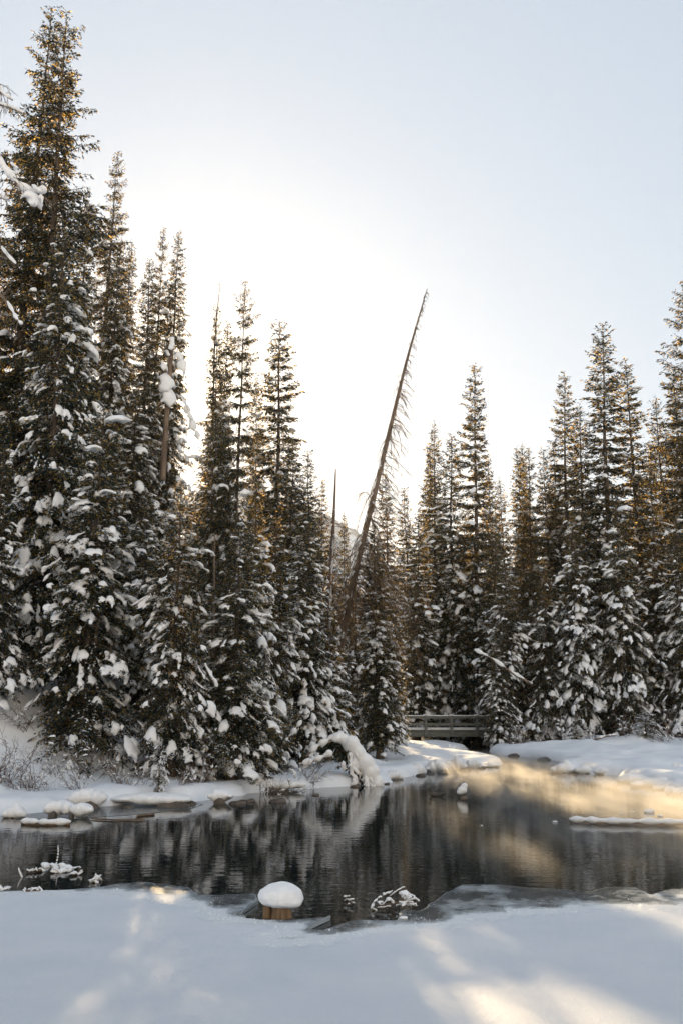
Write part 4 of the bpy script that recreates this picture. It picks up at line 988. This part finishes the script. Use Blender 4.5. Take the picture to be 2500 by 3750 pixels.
# upturned glassy shards of ice
for (a, b_, lab) in [((882, 3346), (942, 3304), 'glassy upturned ice shard beside the snow-capped stump'), ((1132, 3398), (1206, 3364), 'glassy upturned ice shard at the notch in the ice')]:
    p0 = np.array(G(*a, .02) + (.005,)); p1 = np.array(G(*b_, .02) + (.005,)); dv = unit(p1 - p0); nn = np.array([-dv[1], dv[0], 0]) * .012; up = np.array([.004, -.006, .045])
    c = (p0 + p1) / 2; f = [p0 - nn, p1 - nn, p1 + nn, p0 + nn]; V = np.array([q - c for q in f] + [q - c + up * (1 - .35 * (k in (0, 3))) for k, q in enumerate(f)])
    g = Geo(); g.add(V, None, [[0, 3, 2, 1], [4, 5, 6, 7], [0, 1, 5, 4], [1, 2, 6, 5], [2, 3, 7, 6], [3, 0, 4, 7]])
    o_ = g.build('ice_shard', M['clear_ice']); o_.location = c; tag(o_, lab, 'ice shard', 'ice shards')

# snowball stone and swimming duck
gx_, gy_ = G(1693, 2922); t_ = thing('snow_capped_stone', 'lone stone in the water wearing a tall ball of snow', 'rock', (gx_, gy_, 0))
V, T = blob([(0, 0, 0, .12, .1, .09), (.05, 0, .0, .1, .1, .07)], .02, .02, 2, 1); add_blob('rock', [(V, T)], 'wet_rock', t_)
V, T = blob([(.0, 0, .19, .125, .12, .10), (.05, 0, .29, .09, .09, .08), (-.05, 0, .14, .10, .10, .07)], .02, .015, 3, 3); add_blob('snow_cap', [(V, T)], 'snow', t_)
gx_, gy_ = G(1596, 2917); dk = thing('duck', 'small dark duck swimming near the snow-balled stone', 'bird', (gx_, gy_, 0))
V, T = blob([(.0, 0, .03, .13, .065, .055), (.08, 0, .05, .07, .05, .05), (-.08, 0, .045, .055, .05, .05), (-.105, 0, .09, .028, .028, .035), (-.115, 0, .13, .038, .033, .034), (.15, 0, .055, .05, .03, .018)], .011, 0, 0, 2)
add_blob('body', [(V, T)], 'plumage', dk); dk.scale = (1.35,) * 3
V, T = blob([(-.165, 0, .123, .03, .013, .009)], .005, 0, 0, 0); add_blob('bill', [(V, T)], 'bill', dk)

# thin ice shelf below the near bank
sp = [G(*p) for p in [(60, 3000), (200, 3003), (345, 2994), (470, 2986), (580, 2976), (700, 2962), (745, 2946), (690, 2930), (560, 2925), (330, 2940), (60, 2965)]]
bm = bmesh.new(); vs = [bm.verts.new((x, y, .008)) for x, y in sp]; fc = bm.faces.new(vs); ex = bmesh.ops.extrude_face_region(bm, geom=[fc])
for v in ex['geom']:
    if isinstance(v, bmesh.types.BMVert): v.co.z -= .03
bmesh.ops.triangulate(bm, faces=bm.faces[:]); bmesh.ops.recalc_face_normals(bm, faces=bm.faces[:])
me = bpy.data.meshes.new('ice_shelf'); bm.to_mesh(me); bm.free(); at_ = me.attributes.new('frost', 'FLOAT', 'POINT'); at_.data.foreach_set('value', np.full(len(me.vertices), .08, np.float32)); me.materials.append(M['thin_ice'])
tag(link('ice_shelf', me), 'narrow shelf of grey ice under the near bank', kind='structure')

# hoar frost crystals along the edge of the snow on the ice
rng = np.random.default_rng(13); n_ = 60000
x = rng.uniform(-5.5, 6.5, n_); y = rng.uniform(8.5, 13.6, n_); a = poly_sd(snw_poly, x, y); b_ = poly_sd(ice_poly, x, y)
pr = np.where(b_ > .02, np.exp(-np.abs(a + .05) / .16), 0) * (vnoise(x * 3, y * 3, 9) + .62); keep = rng.uniform(size=n_) < pr * .9
x, y, a = x[keep], y[keep], a[keep]; n_ = len(x); an = rng.uniform(0, 6.28, n_); sz = np.exp(rng.normal(-5.5, .45, n_))
g = Geo(); flecks(g, np.column_stack([x, y, np.full(n_, ICE_Z + .0) + np.where(a > .08, .010, 0)]), np.column_stack([np.cos(an), np.sin(an), np.zeros(n_)]), sz * 2.2, sz * 1.6, sz * 1.1)
tag(g.build('frost', M['snow']), 'hoar frost crystals along the edge of the snow on the ice', kind='stuff')
# ---------------------------------------------------------------- bare bushes
def bush(seed, H, spread, stems):
    rng = np.random.default_rng(seed); g, s_ = Geo(), Geo()
    az = rng.uniform(0, 6.28, stems); dv = unit(np.stack([np.cos(az) * spread, np.sin(az) * spread, rng.uniform(.7, 1.3, stems)], 1))
    b_ = np.column_stack([rng.normal(0, .12, (stems, 2)), np.full(stems, -.15)]); L = H * rng.uniform(.5, 1.1, stems)
    s5 = np.linspace(0, 1, 6); P = b_[:, None] + dv[:, None] * (L[:, None] * s5)[..., None] + np.cumsum(rng.normal(0, .035, (stems, 6, 3)), 1) * L[:, None, None]
    tubes_many(g, P, .009 * (L / H)[:, None] * np.linspace(1.2, .45, 6)[None])
    idx = np.repeat(np.arange(stems), 9); N = len(idx); f = rng.uniform(.2, 1, N) * 5; k = np.minimum(f.astype(int), 4); w = (f - k)[:, None]
    p = P[idx, k] * (1 - w) + P[idx, k + 1] * w; t = unit(P[idx, k + 1] - P[idx, k]); d2 = unit(t + rng.normal(0, .6, (N, 3))); l2 = L[idx] * rng.uniform(.15, .4, N)
    Q = p[:, None] + d2[:, None] * (l2[:, None] * np.linspace(0, 1, 4))[..., None] + np.cumsum(rng.normal(0, .03, (N, 4, 3)), 1) * l2[:, None, None] * 2
    tubes_many(g, Q, np.full((N, 4), .0055) * np.linspace(1, .5, 4)[None])
    i3 = np.repeat(np.arange(N), 2); M3 = len(i3); kk = rng.integers(1, 4, M3); p3 = Q[i3, kk]; d3 = unit(d2[i3] + rng.normal(0, .7, (M3, 3))); l3 = l2[i3] * rng.uniform(.2, .5, M3)
    Q3 = p3[:, None] + d3[:, None] * (l3[:, None] * np.linspace(0, 1, 3))[..., None]; tubes_many(g, Q3, np.full((M3, 3), .003))
    sel = rng.uniform(size=N) < .5; flecks(s_, (Q[sel, 1] + Q[sel, 2]) / 2 + np.array([0, 0, .008]), unit(Q[sel, 3] - Q[sel, 0]), l2[sel] * .5, rng.uniform(.02, .045, sel.sum()), rng.uniform(.015, .03, sel.sum()))
    kk = rng.integers(0, N, 14); stamp(s_, rng, Q[kk, 2], d2[kk], rng.uniform(.06, .16, 14))
    def me(gg, nm, mt):
        f = []
        if gg.T: f.append(np.concatenate(gg.T))
        if gg.Q: f.append(np.concatenate(gg.Q))
        return mesh_np(nm, np.concatenate(gg.V), f, M[mt], False)
    return me(g, 'stems', 'shrub_wood'), me(s_, 'snow', 'snow')
BUSH = [bush(700 + k, 1.2, .55 + .15 * k, 9) for k in range(4)]
def put_bush(px, d, h, label, group, k):
    x = W(px, 2600, d).x; t_ = thing('bare_bush', label, 'bush', (x, d, tz(x, d)), group)
    t_.scale = (h / 1.2,) * 3; t_.rotation_euler = (0, 0, k * 1.9)
    for nm, me in zip(('stems', 'snow'), BUSH[k % 4]): link(nm, me, t_)
BN = 'bare bushes on the near bank'; BF = 'bare bushes on the far bank'
BUSHES = [
 (10, 23.2, 1.25, BN, 'bare twig bush at the picture edge low on the snow slope'), (62, 23.6, 1.2, BN, 'tall bare twig bush above the first snow-capped rock'), (112, 23.2, .9, BN, 'bare twig bush left of the thin upright weeds'),
 (165, 24.0, 1.0, BN, 'bare twig bush on the slope above the big snow-capped boulder'), (215, 25.2, .8, BN, 'small bare bush halfway up the open snow slope'), (295, 24.2, .85, BN, 'thin upright weeds at the foot of the slope'),
 (345, 25.4, 1.0, BN, 'bare bush beside the wide snow-flecked spruce'), (95, 26.6, 1.2, BN, 'bare bush under the low-hanging spruce at the picture edge'), (240, 28.0, 1.3, BN, 'bare bush before the two bare trunks'),
 (440, 24.9, .9, BN, 'frosted bare bush left of the snow-headed sapling'), (500, 24.9, .8, BN, 'frosted bare bush touching the snow-headed sapling'), (665, 25.0, .9, BN, 'frosted bare bush right after the snow-headed sapling'),
 (745, 26.0, .95, BN, 'frosted bare bush above the sagging snow drift'), (975, 26.7, .9, BN, 'frosted bare bush before the snow-helmeted spruce'), (1030, 27.2, 1.1, BN, 'tangled frosted bush at the steep snow-laden limb'), (1130, 28.4, 1.1, BN, 'frosted bush behind the crooked snow-laden limb'),
 (1880, 51.5, 1.3, BF, 'bare bush by the small dark fir at the bridge end'), (1960, 50.8, 1.2, BF, 'bare bush on the far bank under the dark snow-studded spruce'), (2085, 50.4, 1.3, BF, 'bare bush around the thin slanting log'), (2180, 50.6, 1.3, BF, 'bare bush beneath the propped pale log'),
 (2290, 50.8, 1.3, BF, 'bare bush left of the lone dark sapling'), (2430, 50.0, 1.6, BF, 'tall bare bush right of the lone dark sapling'), (2490, 49.5, 1.6, BF, 'tall bare bush at the picture edge on the far bank'), (2340, 53, 1.8, BF, 'bare bush in the snow hollow behind the lone dark sapling'), (1590, 58.5, 1.0, BF, 'bare bush under the bridge')]
for k, (px, d, h, gr, lab) in enumerate(BUSHES): put_bush(px, d, h, lab, gr, k)

# ---------------------------------------------------------------- air
def volume_box(name, lo, hi, label, build):
    x0, y0, z0 = lo; x1, y1, z1 = hi
    V = np.array([[x0, y0, z0], [x1, y0, z0], [x1, y1, z0], [x0, y1, z0], [x0, y0, z1], [x1, y0, z1], [x1, y1, z1], [x0, y1, z1]], float)
    Qv = np.array([[0, 3, 2, 1], [4, 5, 6, 7], [0, 1, 5, 4], [1, 2, 6, 5], [2, 3, 7, 6], [3, 0, 4, 7]])
    m = bpy.data.materials.new(name); m.use_nodes = True; n, l = m.node_tree.nodes, m.node_tree.links
    n.remove(n['Principled BSDF']); build(m, n, l)
    return tag(link(name, mesh_np(name, V, [Qv], m)), label, kind='stuff')

def air(m, n, l):
    v = n.new('ShaderNodeVolumePrincipled'); v.inputs['Color'].default_value = (0.93, 0.94, 0.96, 1)
    v.inputs['Density'].default_value = 0.00008; v.inputs['Anisotropy'].default_value = 0.7
    l.new(v.outputs[0], n['Material Output'].inputs['Volume'])
volume_box('haze', (-2600, -450, -3), (2600, 3100, 262), 'cold hazy winter air', air)

def mist(m, n, l):
    tc = n.new('ShaderNodeTexCoord')
    def math_(op, a, b_=None, c_=None):
        k = n.new('ShaderNodeMath'); k.operation = op
        for i_, v in enumerate((a, b_, c_)):
            if v is None: continue
            if isinstance(v, (int, float)): k.inputs[i_].default_value = v
            else: l.new(v, k.inputs[i_])
        return k.outputs[0]
    mp = n.new('ShaderNodeMapping'); mp.inputs['Rotation'].default_value = (0, 0, R(-10)); mp.inputs['Scale'].default_value = (1.15, .24, 1.2)  # density streaks drawn out along the sun's direction, imitating shafts of light
    l.new(tc.outputs['Object'], mp.inputs[0])
    t = noise_node(n, l, 0.62, 6, vec=mp.outputs[0], rough=.62)
    sp = n.new('ShaderNodeSeparateXYZ'); l.new(tc.outputs['Object'], sp.inputs[0])
    shaft_wisp = n.new('ShaderNodeMapRange'); shaft_wisp.interpolation_type = 'SMOOTHSTEP'; l.new(t.outputs[0], shaft_wisp.inputs[0]); shaft_wisp.inputs[1].default_value = .40; shaft_wisp.inputs[2].default_value = .74
    hz = math_('POWER', math_('SUBTRACT', 1.0, math_('DIVIDE', sp.outputs[2], 0.5)), 2.0)
    xa = n.new('ShaderNodeMapRange'); xa.interpolation_type = 'SMOOTHSTEP'; l.new(math_('ADD', sp.outputs[0], math_('MULTIPLY', sp.outputs[1], -.06)), xa.inputs[0]); xa.inputs[1].default_value = -.6; xa.inputs[2].default_value = 3.2
    ya = n.new('ShaderNodeMapRange'); ya.interpolation_type = 'SMOOTHSTEP'; l.new(sp.outputs[1], ya.inputs[0]); ya.inputs[1].default_value = 13.0; ya.inputs[2].default_value = 17.0
    yb = n.new('ShaderNodeMapRange'); yb.interpolation_type = 'SMOOTHSTEP'; l.new(sp.outputs[1], yb.inputs[0]); yb.inputs[1].default_value = 49.0; yb.inputs[2].default_value = 42.0
    xb = n.new('ShaderNodeMapRange'); xb.interpolation_type = 'SMOOTHSTEP'; l.new(sp.outputs[0], xb.inputs[0]); xb.inputs[1].default_value = 10.5; xb.inputs[2].default_value = 7.2
    d = math_('MULTIPLY', math_('MULTIPLY', math_('MULTIPLY', shaft_wisp.outputs[0], hz), math_('MULTIPLY', xa.outputs[0], ya.outputs[0])), math_('MULTIPLY', yb.outputs[0], xb.outputs[0]))
    v = n.new('ShaderNodeVolumePrincipled'); v.inputs['Color'].default_value = (0.97, 0.96, 0.94, 1); v.inputs['Anisotropy'].default_value = 0.6
    l.new(math_('MULTIPLY', d, MIST_DENSITY), v.inputs['Density'])
    l.new(v.outputs[0], n['Material Output'].inputs['Volume'])
    m.cycles.volume_step_rate = 0.25
MIST_DENSITY = 1.1
volume_box('mist', (0.0, 12.8, .015), (18.0, 49.5, 0.5), 'thin mist curling over the open water, lit golden by the low sun', mist)

# loose many-piece parts: needles, twigs and the snow lying on them
for o in list(bpy.data.objects):
    if o.parent is not None and o.name.split('.')[0] in ('snow', 'crown', 'branches', 'dry_branches', 'stems', 'twigs', 'limb'): o['kind'] = 'stuff'
